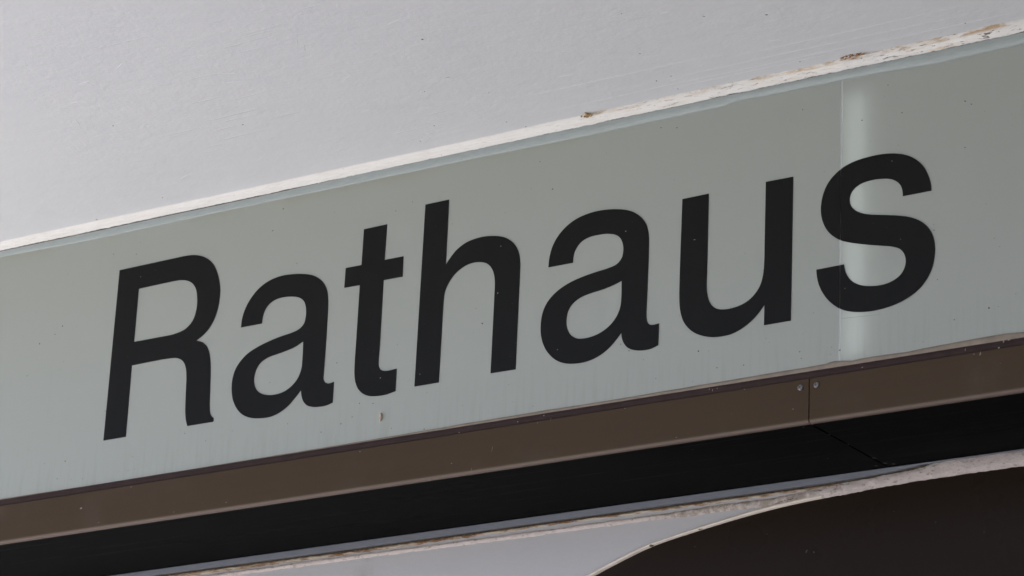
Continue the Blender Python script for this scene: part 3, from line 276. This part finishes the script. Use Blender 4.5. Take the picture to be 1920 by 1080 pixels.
# ------------------------------------------------------------ mesh helpers
def obj(name, verts, faces, mat, parent=None, smooth=False):
    me = bpy.data.meshes.new(name); me.from_pydata([tuple(v) for v in verts], [], faces); me.update()
    if smooth: me.polygons.foreach_set('use_smooth', [True]*len(me.polygons))
    me.materials.append(M[mat] if isinstance(mat, str) else mat)
    o = bpy.data.objects.new(name, me); COL.objects.link(o); o.parent = parent
    return o
def fix(o):
    bm = bmesh.new(); bm.from_mesh(o.data); bmesh.ops.recalc_face_normals(bm, faces=bm.faces); bm.to_mesh(o.data); bm.free(); return o
def box(name, lo, hi, mat, parent=None, bevel=0, seg=2):
    bm = bmesh.new(); bmesh.ops.create_cube(bm, size=1)
    for v in bm.verts: v.co = Vector([(lo[i]+hi[i])/2+v.co[i]*(hi[i]-lo[i]) for i in range(3)])
    if bevel: bmesh.ops.bevel(bm, geom=bm.edges[:], offset=bevel, segments=seg, affect='EDGES', profile=.5)
    me = bpy.data.meshes.new(name); bm.to_mesh(me); bm.free(); me.materials.append(M[mat])
    o = bpy.data.objects.new(name, me); COL.objects.link(o); o.parent = parent; return o
def lerp_tab(tab, x):
    if x <= tab[0][0]:
        (a, b), (c, d) = tab[0], tab[1]
    elif x >= tab[-1][0]:
        return tab[-1][1]
    else:
        for i in range(len(tab)-1):
            if tab[i][0] <= x <= tab[i+1][0]: (a, b), (c, d) = tab[i], tab[i+1]; break
    if x <= tab[0][0]: return tab[0][1]
    return b+(d-b)*(x-a)/max(1e-9, c-a)
def fn(x, s, k=0): return noise.noise((x*s, k*13.7, 1.3))
def sweep(name, xs, section, mat, parent=None):
    """section(x) -> list of (y, z) points; skinned along x"""
    V = []; F = []; n = None
    for x in xs:
        sec = section(x); n = len(sec); V += [(x, y, z) for y, z in sec]
    for i in range(len(xs)-1):
        for j in range(n-1):
            a = i*n+j; F.append((a, a+1, a+n+1, a+n))
    return obj(name, V, F, mat, parent, True)
def rng(a, b, n): return [a+(b-a)*i/(n-1) for i in range(n)]
def tag(o, label, cat, group=None):
    o['label'] = label; o['category'] = cat
    if group: o['group'] = group
    return o
def empty(name, loc):
    o = bpy.data.objects.new(name, None); COL.objects.link(o); o.location = loc; o.empty_display_size = .1; return o
def settle(root):
    """parts are modelled in world metres; keep them there under the thing's own origin"""
    bpy.context.view_layer.update()
    for c in root.children: c.matrix_parent_inverse = root.matrix_world.inverted()

# ------------------------------------------------------------ setting
g = obj('pavement', [(-60, -60, 0), (60, -60, 0), (60, 8, 0), (-60, 8, 0)], [(0, 1, 2, 3)], 'paving'); g['kind'] = 'structure'
edge = lambda x: -.93-.22*(x+.4)       # unseen front edge, made oblique to grade the sky reflected in the glass
P4 = [(-3.2, edge(-3.2)), (4.098, edge(4.098)), (4.098, .5), (-3.2, .5)]
sf = fix(obj('soffit', [(x, y, ZS) for x, y in P4]+[(x, y, ZS+.25) for x, y in P4], [(0, 1, 2, 3), (4, 5, 6, 7), (0, 1, 5, 4), (1, 2, 6, 5), (2, 3, 7, 6), (3, 0, 4, 7)], 'soffit')); sf['kind'] = 'structure'
sf['label'] = 'white painted plaster soffit above the sign'
COVE = [(-1.3, -.010), (-.9, -.0115), (-.6, -.0105), (-.07, -.014), (.10, -.017), (.32, -.0195), (.52, -.017), (.60, -.020), (.76, -.022), (1.2, -.024)]
def cove_sec(x):
    w = -lerp_tab(COVE, x)*(1+.10*fn(x, 18)+.10*fn(x, 70, 2)*(1 if x > .05 else .4))
    k = .25+.75*min(1, max(0, (x+.1)/.6))
    low = ZT+.0002+.0010*k+(.0006*fn(x, 60, 3)+.0012*max(0, fn(x, 22, 4))+.0007*fn(x, 240, 5))*(.6+k)
    P = []
    for i in range(9):
        t = i/8; a = t*math.pi/2
        y = -.0035-(w-.0035)*(1-math.cos(a))*(.75)-(w-.0035)*.25*t; z = low+(ZS+.0008-low)*(.75*math.sin(a)+.25*t)
        r = .0007*k*noise.noise((x*90, i*.9, 7.7))
        P.append((y-r, z-r))
    return [(.004, low+.0004)]+P
pr = box('added_shade_block', (1.502, -1.0, 0), (2.1, .5, ZS-.001), 'wall', None, .01); pr['kind'] = 'structure'  # unseen block added to darken the right end of the sign
wg = box('added_shade_wall', (4.1, -9, 0), (5.1, .5, 7), 'wall'); wg['kind'] = 'structure'  # unseen wall added to keep sun and sky off the right side
cv = sweep('cove_filler', rng(XA, XB, 1300), cove_sec, 'cove', sf)
dl = sweep('dirt_shade_line', rng(XA, XB, 200), lambda x: [(-.0015, ZT-.001), (-.0015, ZT+.004)], 'dirt_shade', sf)  # dark strip: dirt plus the shade of the gap, in one colour

# ------------------------------------------------------------ the sign
XSEAM, XBUTT = .5882, .5428
sign = empty('wall_sign', (0, .1, ZU)); tag(sign, 'long frosted glass sign reading Rathaus in black letters under white soffit', 'sign')
def panel(x0, x1, b0, b1):
    """glass pane: front face with polished, bevelled rim; open to the sign box behind"""
    B = .0022; z0, z1 = ZG-.008, ZT-.002
    rings = [(0, 0), (.0005, .4), (.0018, 1)]
    V = []; F = []
    for y, k in ((0, 1), (.0007, .25), (.0022, 0), (.0085, 0)):
        i0, i1 = (B*k if b0 else 0), (B*k if b1 else 0)
        V += [(x0+i0, y, z0), (x1-i1, y, z0), (x1-i1, y, z1), (x0+i0, y, z1)]
    F.append((0, 1, 2, 3))
    for r in range(3):
        for j in range(4):
            a = r*4+j; b = r*4+(j+1) % 4; F.append((a, a+4, b+4, b))
    return obj('glass_panel', V, F, 'glass', sign)
gl = panel(XA, XSEAM-.0006, False, True); gl['label'] = 'long left glass panel carrying most of the word'
gr = panel(XSEAM+.0006, XB, True, False); gr['label'] = 'right glass panel with a pale band of light beside the joint'
fix(gl); fix(gr)
def housing(x0, x1):
    y0, y1, z0, z1 = .009, .20, 3.04, 3.563; t = .003
    V = [(x0, y0, z0), (x1, y0, z0), (x1, y0, z1), (x0, y0, z1), (x0, y1, z0), (x1, y1, z0), (x1, y1, z1), (x0, y1, z1)]
    F = [(4, 5, 6, 7), (0, 1, 5, 4), (3, 2, 6, 7), (0, 4, 7, 3), (1, 2, 6, 5)]
    o = fix(obj('housing', V, F, 'box', sign)); md = o.modifiers.new('t', 'SOLIDIFY'); md.thickness = t; md.offset = -1; return o
housing(XA, XSEAM-.0012); housing(XSEAM+.0012, XB)
# glowing strip added unseen in the right box to make the pale band
added_glow = box('added_glow_strip', (XSEAM+.006, .012, 3.095), (XSEAM+.042, .018, 3.512), 'added_glow', sign, .0025, 3)
sweep('joint_seal', [XSEAM-.0020, XSEAM-.0012, XSEAM-.0004, XSEAM+.0004, XSEAM+.0012, XSEAM+.0020], lambda x: [(-.0001+.0010*math.exp(-((x-XSEAM)/.0007)**2), z) for z in rng(ZG, ZT-.012, 30)], 'bead', sign)
# letters
def letter(ch, loops):
    cu = bpy.data.curves.new('letter', 'CURVE'); cu.dimensions = '2D'; cu.fill_mode = 'BOTH'; cu.extrude = .0004
    for L in loops:
        sp = cu.splines.new('POLY'); sp.points.add(len(L)-1); sp.use_cyclic_u = True
        for p, (x, z) in zip(sp.points, L): p.co = (x, z, 0, 1)
    tmp = bpy.data.objects.new('tmp', cu); COL.objects.link(tmp)
    dg = bpy.context.evaluated_depsgraph_get(); me = bpy.data.meshes.new_from_object(tmp.evaluated_get(dg))
    bpy.data.objects.remove(tmp)
    me.transform(Matrix.Translation((0, -.0006, 0)) @ Matrix.Rotation(math.pi/2, 4, 'X'))
    if ch == 's':          # the vinyl is slit where it crosses the joint between the panels
        bm = bmesh.new(); bm.from_mesh(me)
        for d in (-.0004, .0004):
            bmesh.ops.bisect_plane(bm, geom=bm.verts[:]+bm.edges[:]+bm.faces[:], plane_co=(XSEAM+d, 0, 0), plane_no=(1, 0, 0))
        bmesh.ops.delete(bm, geom=[f for f in bm.faces if abs(f.calc_center_median().x-XSEAM) < .00039], context='FACES')
        bm.to_mesh(me); bm.free()
    me.materials.clear(); me.materials.append(M['letter'])
    o = bpy.data.objects.new('letter', me); COL.objects.link(o); o.parent = sign
    o['label'] = {'R': 'black capital R', 'a': 'black letter a after the R', 't': 'black letter t', 'h': 'black letter h', 'b': 'black letter a before the u', 'u': 'black letter u', 's': 'black letter s crossing the panel joint'}[ch]
for ch, loops in LETTERS.items(): letter(ch, loops)
# seal along the head of the glass
def seal_sec(x):
    lo = lerp_tab(SEAL_LOW, x)+.0006*fn(x, 25, 8); hi = ZT+.0008
    d = .0016+.0026*min(1, max(0, (x+.5)/1.0)); P = []
    for i in range(7):
        t = i/6; P.append((-.0003-d*math.sin(math.pi*min(1, .06+.80*t))**.7, lo+(hi-lo)*t))
    return [(.001, lo)]+P
sweep('head_seal', rng(XA, XB, 420), seal_sec, 'seal', sign)
def tan_sec(x):
    hi = lerp_tab(TAN_TOP, x)+.0005*fn(x, 30, 9); lo = ZG-.001
    return [(.001, hi+.0003), (-.0010, hi), (-.0026, hi*.6+lo*.4), (-.0036, hi*.2+lo*.8), (-.0036, lo)]
sweep('foot_sealant', rng(XA, XB, 520), tan_sec, 'tan', sign)
sweep('gasket', rng(XA, XB, 260), lambda x: [(.002, ZG+.0006), (-.0038, ZG+.0002*fn(x, 40, 3)), (-.0052, ZG-.003), (-.0052, ZP-.001), (.002, ZP-.001)], 'gasket', sign)
def trim(x0, x1):
    sec = [(.004, ZP), (-.0072, ZP), (-.0080, ZP-.0008)]
    R = .0050
    for i in range(7):
        a = i/6*math.pi/2; sec.append((-.008+R*(1-math.cos(a)), ZU+.0005+R-R*math.sin(a)))
    sec.append((.004, ZU+.0005))
    xs = [x0, x0+.0005]+rng(x0+.002, x1-.002, 40)+[x1-.0005, x1]
    def s(x):
        e = max(0, 1-(min(x-x0, x1-x)/.0006))
        return [(y+.0006*e if y < 0 else y, z) for y, z in sec]
    V = []; F = []; n = len(sec)
    for x in xs: V += [(x, y, z) for y, z in s(x)]
    for i in range(len(xs)-1):
        for j in range(n-1): F.append((i*n+j, i*n+j+1, i*n+n+j+1, i*n+n+j))
    F.append(tuple(range(n))); F.append(tuple(reversed(range((len(xs)-1)*n, len(xs)*n))))
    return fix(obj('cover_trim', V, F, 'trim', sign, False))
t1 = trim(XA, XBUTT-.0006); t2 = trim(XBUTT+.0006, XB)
t1['label'] = 'long left brown metal cover strip'; t2['label'] = 'right brown metal cover strip'
for t in (t1, t2):
    for p in t.data.polygons: p.use_smooth = abs(p.normal.x) < .5
    t.data.set_sharp_from_angle(angle=math.radians(40))
box('joint_backing', (XBUTT-.004, -.0042, ZU+.004), (XBUTT+.004, .002, ZP-.002), 'gasket', sign)
def screw(x, z, par, ang):
    bm = bmesh.new(); R = .0046
    prof = [(R, 0), (R, .0009), (R*.9, .0017), (R*.62, .0023), (R*.3, .0026)]
    rings = [[bm.verts.new((x+r*math.cos(2*math.pi*k/20), -.008-h, z+r*math.sin(2*math.pi*k/20))) for k in range(20)] for r, h in prof]
    for a, b in zip(rings, rings[1:]):
        for k in range(20): bm.faces.new((a[k], a[(k+1) % 20], b[(k+1) % 20], b[k]))
    bm.faces.new(rings[-1])
    bmesh.ops.recalc_face_normals(bm, faces=bm.faces)
    me = bpy.data.meshes.new('screw'); bm.to_mesh(me); bm.free(); me.materials.append(M['zinc'])
    o = bpy.data.objects.new('screw', me); COL.objects.link(o); o.parent = par
    for p in me.polygons: p.use_smooth = True
    V = []; F = []
    for q in (0, math.pi/2):
        c, s = math.cos(ang+q), math.sin(ang+q); L, w = R*.72, R*.13; b = len(V)
        V += [(x+c*i*L-s*j*w, -.0108-.0001*(q > 0), z+s*i*L+c*j*w) for i, j in ((-1, -1), (1, -1), (1, 1), (-1, 1))]; F.append((b, b+1, b+2, b+3))
    me2 = bpy.data.meshes.new('slot')
    # the cross recess, joined into the screw mesh as dark inlay
    n0 = len(me.vertices); allV = [tuple(v.co) for v in me.vertices]+V; allF = [tuple(p.vertices) for p in me.polygons]+[tuple(i+n0 for i in f) for f in F]
    nm = bpy.data.meshes.new('screw'); nm.from_pydata(allV, [], allF); nm.materials.append(M['zinc']); nm.materials.append(M['box'])
    for i, p in enumerate(nm.polygons): p.use_smooth = i < len(allF)-2; p.material_index = 1 if i >= len(allF)-2 else 0
    o.data = nm
screw(*SCREWS[0], t1, .5); screw(*SCREWS[1], t2, .2)
u1 = box('underside_panel', (XA, -.001, ZU), (XBUTT-.0008, YW-.003, ZU+.02), 'under', sign, .0008, 1)
u2 = box('underside_panel', (XBUTT+.0008, -.001, ZU+.0004), (XB, YW-.003, ZU+.02), 'under', sign, .0008, 1)

# ------------------------------------------------------------ window below and behind the sign
win = empty('arched_window', (0, YW, 1.2)); tag(win, 'arched dark window with grey blue spandrel and dirty putty edge below sign', 'window')
ZR = ZU-.0010
def rail_sec(x):
    lo = lerp_tab(RAIL_LOW, x)+.0018; lo = min(lo, ZR-.0016)
    return [(YW+.012, ZR), (YW-.0060, ZR), (YW-.0068, ZR-.0010), (YW-.0064, lo+.0004), (YW-.0058, lo), (YW+.003, lo)]
rl = sweep('head_rail', rng(XA, XB, 160), rail_sec, 'rail', win)
rl.data.polygons.foreach_set('use_smooth', [False]*len(rl.data.polygons))
sweep('gap_shade_strip', rng(XA, .62, 60), lambda x: [(YW-.0004, lerp_tab(RAIL_LOW, x)+.0024), (YW-.0004, lerp_tab(RAIL_LOW, x)-.0012)], 'dirt_shade', win)  # dark strip laid on the spandrel as the shade under the rail
def caulk_sec(x):
    hi = min(lerp_tab(RAIL_LOW, x), ZR-.0022)-.0012; lo = lerp_tab(CAULK_LOW, x)-.0008+.0022*fn(x, 45, 6)+.0012*fn(x, 170, 2); lo = min(lo, hi-.001)
    return [(YW+.006, hi), (YW-.0018-.002*fn(x, 90, 4), hi-.0004+.0008*fn(x, 130, 6)), (YW-.0030-.0015*fn(x, 120, 8), (hi+lo)/2), (YW+.002, lo)]
sweep('rusty_caulk', rng(XA, .46, 700), caulk_sec, 'caulk', win)
# arch: extend the measured curve down its left flank
AL = list(ARCH_LOW); AU_ = list(ARCH_UP)
x, z = AL[0]; ext = []
for i in range(1, 9):
    x -= .060-.006*i; z -= .060+.012*i; ext.append((x, z))
AL = ext[::-1]+AL; AU2 = [(a-.016, b+.002) for a, b in ext[::-1]]+AU_
AL.append((XB, AL[-1][1]-.06)); AU2.append((XB, ARCH_UP[-1][1]))
def resample(P, n):
    P = [Vector((a, 0, b)) for a, b in P]
    # Catmull-Rom, then equal arc length
    D = []
    for i in range(len(P)-1):
        p0, p1, p2, p3 = P[max(0, i-1)], P[i], P[i+1], P[min(len(P)-1, i+2)]
        for k in range(8):
            t = k/8; D.append(.5*((2*p1)+(p2-p0)*t+(2*p0-5*p1+4*p2-p3)*t*t+(3*p1-p0-3*p2+p3)*t**3))
    D.append(P[-1]); L = [0]
    for a, b in zip(D, D[1:]): L.append(L[-1]+(b-a).length)
    out = []; j = 0
    for i in range(n):
        s = L[-1]*i/(n-1)
        while j < len(L)-2 and L[j+1] < s: j += 1
        out.append(D[j].lerp(D[j+1], (s-L[j])/max(1e-9, L[j+1]-L[j])))
    return out
lowc = resample(AL, 700)
upt = sorted(AU2)
# spandrel sheet: from head rail down to the arch, left of the crown
pts = [(p.x, p.z+.004) for p in lowc if p.x < .60]
V = [(XA, YW, pts[0][1])]+[(a, YW, b) for a, b in pts]+[(.62, YW, ZR-.004), (XA, YW, ZR-.004)]
n = len(V); V += [(a, YW+.03, b) for a, _, b in V]
F = [tuple(range(n)), tuple(reversed(range(n, 2*n)))]+[(i, (i+1) % n, n+(i+1) % n, n+i) for i in range(n)]
spd = obj('spandrel_panel', V, F, 'spandrel', win)
bm = bmesh.new(); bm.from_mesh(spd.data); bmesh.ops.triangulate(bm, faces=[f for f in bm.faces if len(f.verts) > 4]); bmesh.ops.recalc_face_normals(bm, faces=bm.faces); bm.to_mesh(spd.data); bm.free()
# putty bead round the arch: thin on the flank, wide and lumpy towards the crown
V = []; F = []; NS = 8
def upper_at(p):
    best = None
    for a, b in zip(AU2, AU2[1:]):
        A, B = Vector((a[0], 0, a[1])), Vector((b[0], 0, b[1])); t = max(0, min(1, (p-A).dot(B-A)/max(1e-12, (B-A).length_squared)))
        q = A.lerp(B, t); d = (q-p).length
        if best is None or d < best[0]: best = (d, q)
    return best[1]
def arch_strip(name, x0, x1, rough, key):
    V = []; F = []; run = [p for p in lowc if x0 <= p.x <= x1]
    for i, p in enumerate(run):
        q = upper_at(p); x = p.x
        k = min(1, max(0, (x-.30)/.15)) if rough else .12
        p2 = p+Vector((0, 0, (.0006*fn(x, 60, 1)+.0010*fn(x, 170, 2))*k)); q2 = q+Vector((0, 0, (.0010*fn(x, 50, 3)+.0010*fn(x, 150, 4))*k))
        wd = (q2-p2).length
        if not rough: q2 = p2+(q2-p2)*min(1, .0058/wd); wd = (q2-p2).length
        for j in range(NS):
            t = j/(NS-1); v = p2.lerp(q2, t); bul = math.sin(math.pi*t)**.6*min(.003, wd*(.3 if rough else .5))
            y = YW-.0005-bul-(.0016*k*noise.noise((x*70, t*2.2, 3.1)) if rough else 0)-(.001 if j else 0)
            if j == 0: y = YW+.004
            V.append((v.x, y, v.z))
        if i:
            for j in range(NS-1): a = (i-1)*NS+j; F.append((a, a+1, a+NS+1, a+NS))
    return obj(name, V, F, key, win, True)
arch_strip('arch_bead', -9, .43, False, 'cream'); arch_strip('crown_putty', .345, 9, True, 'putty')
def ridge_sec(x):
    c = lerp_tab(RIDGE, x)+.0006*fn(x, 20, 5)
    k = min(1, max(0, (x-.05)/.25)); w = .0042+.0030*k+.0012*fn(x, 30, 7)+.0010*fn(x, 120, 8); d = .0035+.0015*fn(x, 60, 9)
    return [(YW+.0005, c+w), (YW-d*.8, c+w*.6), (YW-d-.001*fn(x, 150, 1), c+.1*w), (YW-d*.7, c-w*.55), (YW+.0005, c-w)]
sweep('putty_ridge', rng(XA, .40, 900), ridge_sec, 'putty', win)
box('pane', (XA, YW+.0025, 1.3), (XB, YW+.010, ZR-.003), 'pane', win)
box('back_wall', (-5, YW+.05, 0), (5, YW+.3, ZS-.001), 'wall', sf)

# ------------------------------------------------------------ small dirt
def fleck(a, b, ang, key, seed):
    rnd = random.Random(seed); n = 9; V = [(0, 0, .0004)]
    for k in range(n):
        t = 2*math.pi*k/n; r = rnd.uniform(.65, 1.15); V.append((a*r*math.cos(t), b*r*math.sin(t), 0))
    return V, [(0, k+1, (k+1) % n+1) for k in range(n)]
def put_wall(L, y, key, par, seed):
    for i, (x, z, a, b, ang) in enumerate(L):
        V, F = fleck(a, b, ang, key, seed+i); c, s = math.cos(math.radians(ang)), math.sin(math.radians(ang))
        obj('dirt_fleck', [(x+u*c-v*s, y-h, z+u*s+v*c) for u, v, h in V], F, key, par)
put_wall([f for f in GLASS_DARK if f[0] < XSEAM-.004], -.0012, 'fleck', gl, 10)
put_wall([f for f in GLASS_DARK if f[0] >= XSEAM-.004], -.0012, 'fleck', gr, 80)
put_wall(GLASS_LIGHT, -.0013, 'pale', gl, 140)
put_wall([f for f in TRIM_FLECKS if f[0] < XBUTT], -.0083, 'web', t1, 200)
put_wall([f for f in TRIM_FLECKS if f[0] >= XBUTT], -.0083, 'web', t2, 260)
for i, (x, y, a, b, ang) in enumerate(SOFFIT_FLECKS):
    V, F = fleck(a, b*1.6, ang, '', 300+i); c, s = math.cos(math.radians(ang)), math.sin(math.radians(ang))
    obj('dirt_fleck', [(x+u*c-v*s, y+u*s+v*c, ZS-.0002-h) for u, v, h in V], F, 'fleck', sf)
def specks(xa, xb, za, zb, y, count, seed, key, par):
    rnd = random.Random(seed); V = []; F = []
    for i in range(count):
        x = rnd.uniform(xa, xb); t = rnd.random(); z = za+(zb-za)*(t**1.5 if key == 'fleck' else t); r = rnd.choice((.00035, .00045, .0006, .0006, .0009)); e = rnd.uniform(.6, 1.2)
        b = len(V); V.append((x, y-.0002, z)); V += [(x+r*math.cos(k*1.0472)*rnd.uniform(.7, 1.2), y, z+r*e*math.sin(k*1.0472)*rnd.uniform(.7, 1.2)) for k in range(6)]
        F += [(b, b+1+k, b+1+(k+1) % 6) for k in range(6)]
    o = obj('dirt_specks', V, F, key, par); o['kind'] = 'stuff'
specks(-1.35, XSEAM-.005, ZG+.012, ZT-.02, -.0012, 140, 41, 'fleck', gl); specks(XSEAM+.005, 1.2, ZG+.012, ZT-.02, -.0012, 60, 42, 'fleck', gr)
specks(-1.35, XSEAM-.005, ZG+.012, ZT-.06, -.0013, 26, 43, 'grime', gl); specks(XSEAM+.005, 1.2, ZG+.012, ZT-.06, -.0013, 12, 44, 'grime', gr)
def ridge_line(x, y, L, ang, w, h, seed):
    rnd = random.Random(seed); n = max(4, int(L/.012)); V = []; F = []; c, q = math.cos(ang), math.sin(ang); off = 0
    for i in range(n+1):
        t = i/n; off += rnd.gauss(0, .00025); k = math.sin(math.pi*min(1, max(.02, t)))**.5*rnd.uniform(.6, 1.2)
        for j, hh in ((-1, -.0003), (0, h*k), (1, -.0003)):
            u, v = L*t, off+j*w*k; V.append((x+u*c-v*q, y+u*q+v*c, ZS-hh))
        if i: b = (i-1)*3; F += [(b, b+1, b+4, b+3), (b+1, b+2, b+5, b+4)]
    obj('brush_mark', V, F, 'soffit', sf, True)
for i, (x, y, L) in enumerate(((.05, -.052, .75), (.22, -.075, .62), (.30, -.040, .30), (.62, -.046, .30), (.45, -.100, .42), (.10, -.120, .35))): ridge_line(x, y, L, .0, .0011, .0006, 700+i)
rb = random.Random(77)
for i in range(34): ridge_line(rb.uniform(-1.0, .8), -rb.uniform(.06, .75), rb.uniform(.012, .045), rb.choice((0, .1, .5, 2.3, 2.6))+rb.gauss(0, .12), .0011, rb.uniform(.0004, .0008), 800+i)
put_pane = [(.40, 2.885, .0030, .0012, 60), (.413, 2.882, .0020, .0010, -50), (.20, 2.915, .0012, .001, 0), (.55, 2.93, .0012, .0008, 0), (.62, 2.905, .0014, .001, 20), (.70, 2.88, .0012, .0010, 0), (.33, 2.92, .0010, .0008, 0)]
put_wall(put_pane, YW+.0022, 'fleck', bpy.data.objects['pane'], 900)
(x0, z0), (x1, z1) = SCRATCH
obj('scratch', [(XSEAM+.003, -.0002, z0+.002), (x1, -.0002, z1), (x1, -.0002, z1+.0003), (XSEAM+.003, -.0002, z0+.0026)], [(0, 1, 2, 3)], 'grime', gr)
def lump(name, c, rad, key, seed, sub=3):
    bm = bmesh.new(); bmesh.ops.create_icosphere(bm, subdivisions=sub, radius=1)
    for v in bm.verts:
        k = 1+.45*noise.noise(v.co*2.1+Vector((seed, 0, 0)))+.25*noise.noise(v.co*5+Vector((0, seed, 0)))
        v.co = Vector((v.co.x*rad[0]*k+c[0], v.co.y*rad[1]*k+c[1], v.co.z*rad[2]*k+c[2]))
    me = bpy.data.meshes.new(name); bm.to_mesh(me); bm.free(); me.materials.append(M[key])
    for p in me.polygons: p.use_smooth = True
    o = bpy.data.objects.new(name, me); COL.objects.link(o); return o
ck = lump('insect_cocoon', (COCOON[0], -.0022, COCOON[1]), (.0022, .0022, .0062), 'cocoon', 3); tag(ck, 'tiny tan insect cocoon on the glass below the letter t', 'cocoon')
ck.matrix_world = ck.matrix_world
def cluster(name, c, n, spread, size, key, seed, straws=0):
    rnd = random.Random(seed); bm = bmesh.new()
    for _ in range(n):
        ctr = Vector((c[0]+rnd.gauss(0, spread[0]), c[1]+rnd.gauss(0, spread[1]), c[2]-abs(rnd.gauss(0, spread[2])))); r = rnd.uniform(.45, 1)*size
        sp = bmesh.ops.create_icosphere(bm, subdivisions=2, radius=1)['verts']; e = Vector((rnd.uniform(.7, 1.8), rnd.uniform(.6, 1.2), rnd.uniform(.5, 1)))
        for v in sp:
            k = r*(1+.6*noise.noise(v.co*2.3+ctr*900)); v.co = Vector((v.co.x*e.x*k, v.co.y*e.y*k, v.co.z*e.z*k))+ctr
    for _ in range(straws):
        p = Vector((c[0]+rnd.uniform(-.004, .01), c[1]+rnd.gauss(0, .002), c[2]-.001)); L = rnd.uniform(.012, .05); w = .0005
        d = Vector((1, rnd.uniform(-.10, .12), 0)).normalized()*L; n_ = Vector((-d.y, d.x, 0)).normalized()*w; mid = p+d*.5-Vector((0, 0, .0012))
        vs = [bm.verts.new(q) for q in (p-n_, p+n_, mid+n_, mid-n_, p+d-n_*.4, p+d+n_*.4)]
        for f in ((0, 3, 2, 1), (3, 4, 5, 2)): bm.faces.new([vs[i] for i in f])
    me = bpy.data.meshes.new(name); bm.to_mesh(me); bm.free(); me.materials.append(M[key])
    for p in me.polygons: p.use_smooth = True
    o = bpy.data.objects.new(name, me); COL.objects.link(o); return o
ns = cluster('mud_nest', (NEST[0], NEST[1]+.001, ZS-.0015), 26, (.0040, .0024, .0014), .0021, 'nest', 9, 7); tag(ns, 'small tan mud and straw nest stuck on the white edge above the second a', 'nest')
rc = cluster('rust_crumbs', (RUST_CLUMP[0], RUST_CLUMP[1]+.004, ZS-.0008), 30, (.0085, .0020, .0008), .0015, 'rust', 21, 4); tag(rc, 'rust brown crumbs on the white edge above the panel joint', 'rust')
for i, (x, y, a, b) in enumerate(((XBUTT+.001, .053, .003, .0018), (XBUTT+.002, .110, .003, .0020), (XBUTT+.004, .188, .008, .0016), (XBUTT+.007, .219, .009, .0026), (XBUTT+.016, .228, .007, .0022), (XBUTT-.012, .226, .006, .0020), (XBUTT-.016, .005, .004, .0014), (XBUTT-.06, .16, .0022, .0015), (XBUTT-.22, .03, .002, .0015))):
    V, F = fleck(a*.5, b, 30, '', 500+i); c, q = math.cos(.6), math.sin(.6)
    obj('dirt_fleck', [(x+u*c-v*q, y+u*q+v*c, ZU-.0003-h) for u, v, h in V], F, 'fleck', u1)
for c, n, sp in (((.375, YW-.003, 2.9700), 18, (.006, .0010, .0012)), ((.121, YW-.002, 2.9265), 9, (.0016, .0008, .0016)), ((.212, YW-.001, 2.9425), 6, (.0016, .0006, .0008)), ((.601, YW-.005, 2.9925), 9, (.006, .0008, .0009))):
    dc = cluster('dirt_clump', c, n, sp, .0017, 'moss', int(c[0]*1000)); dc.parent = win
settle(sign); settle(win)
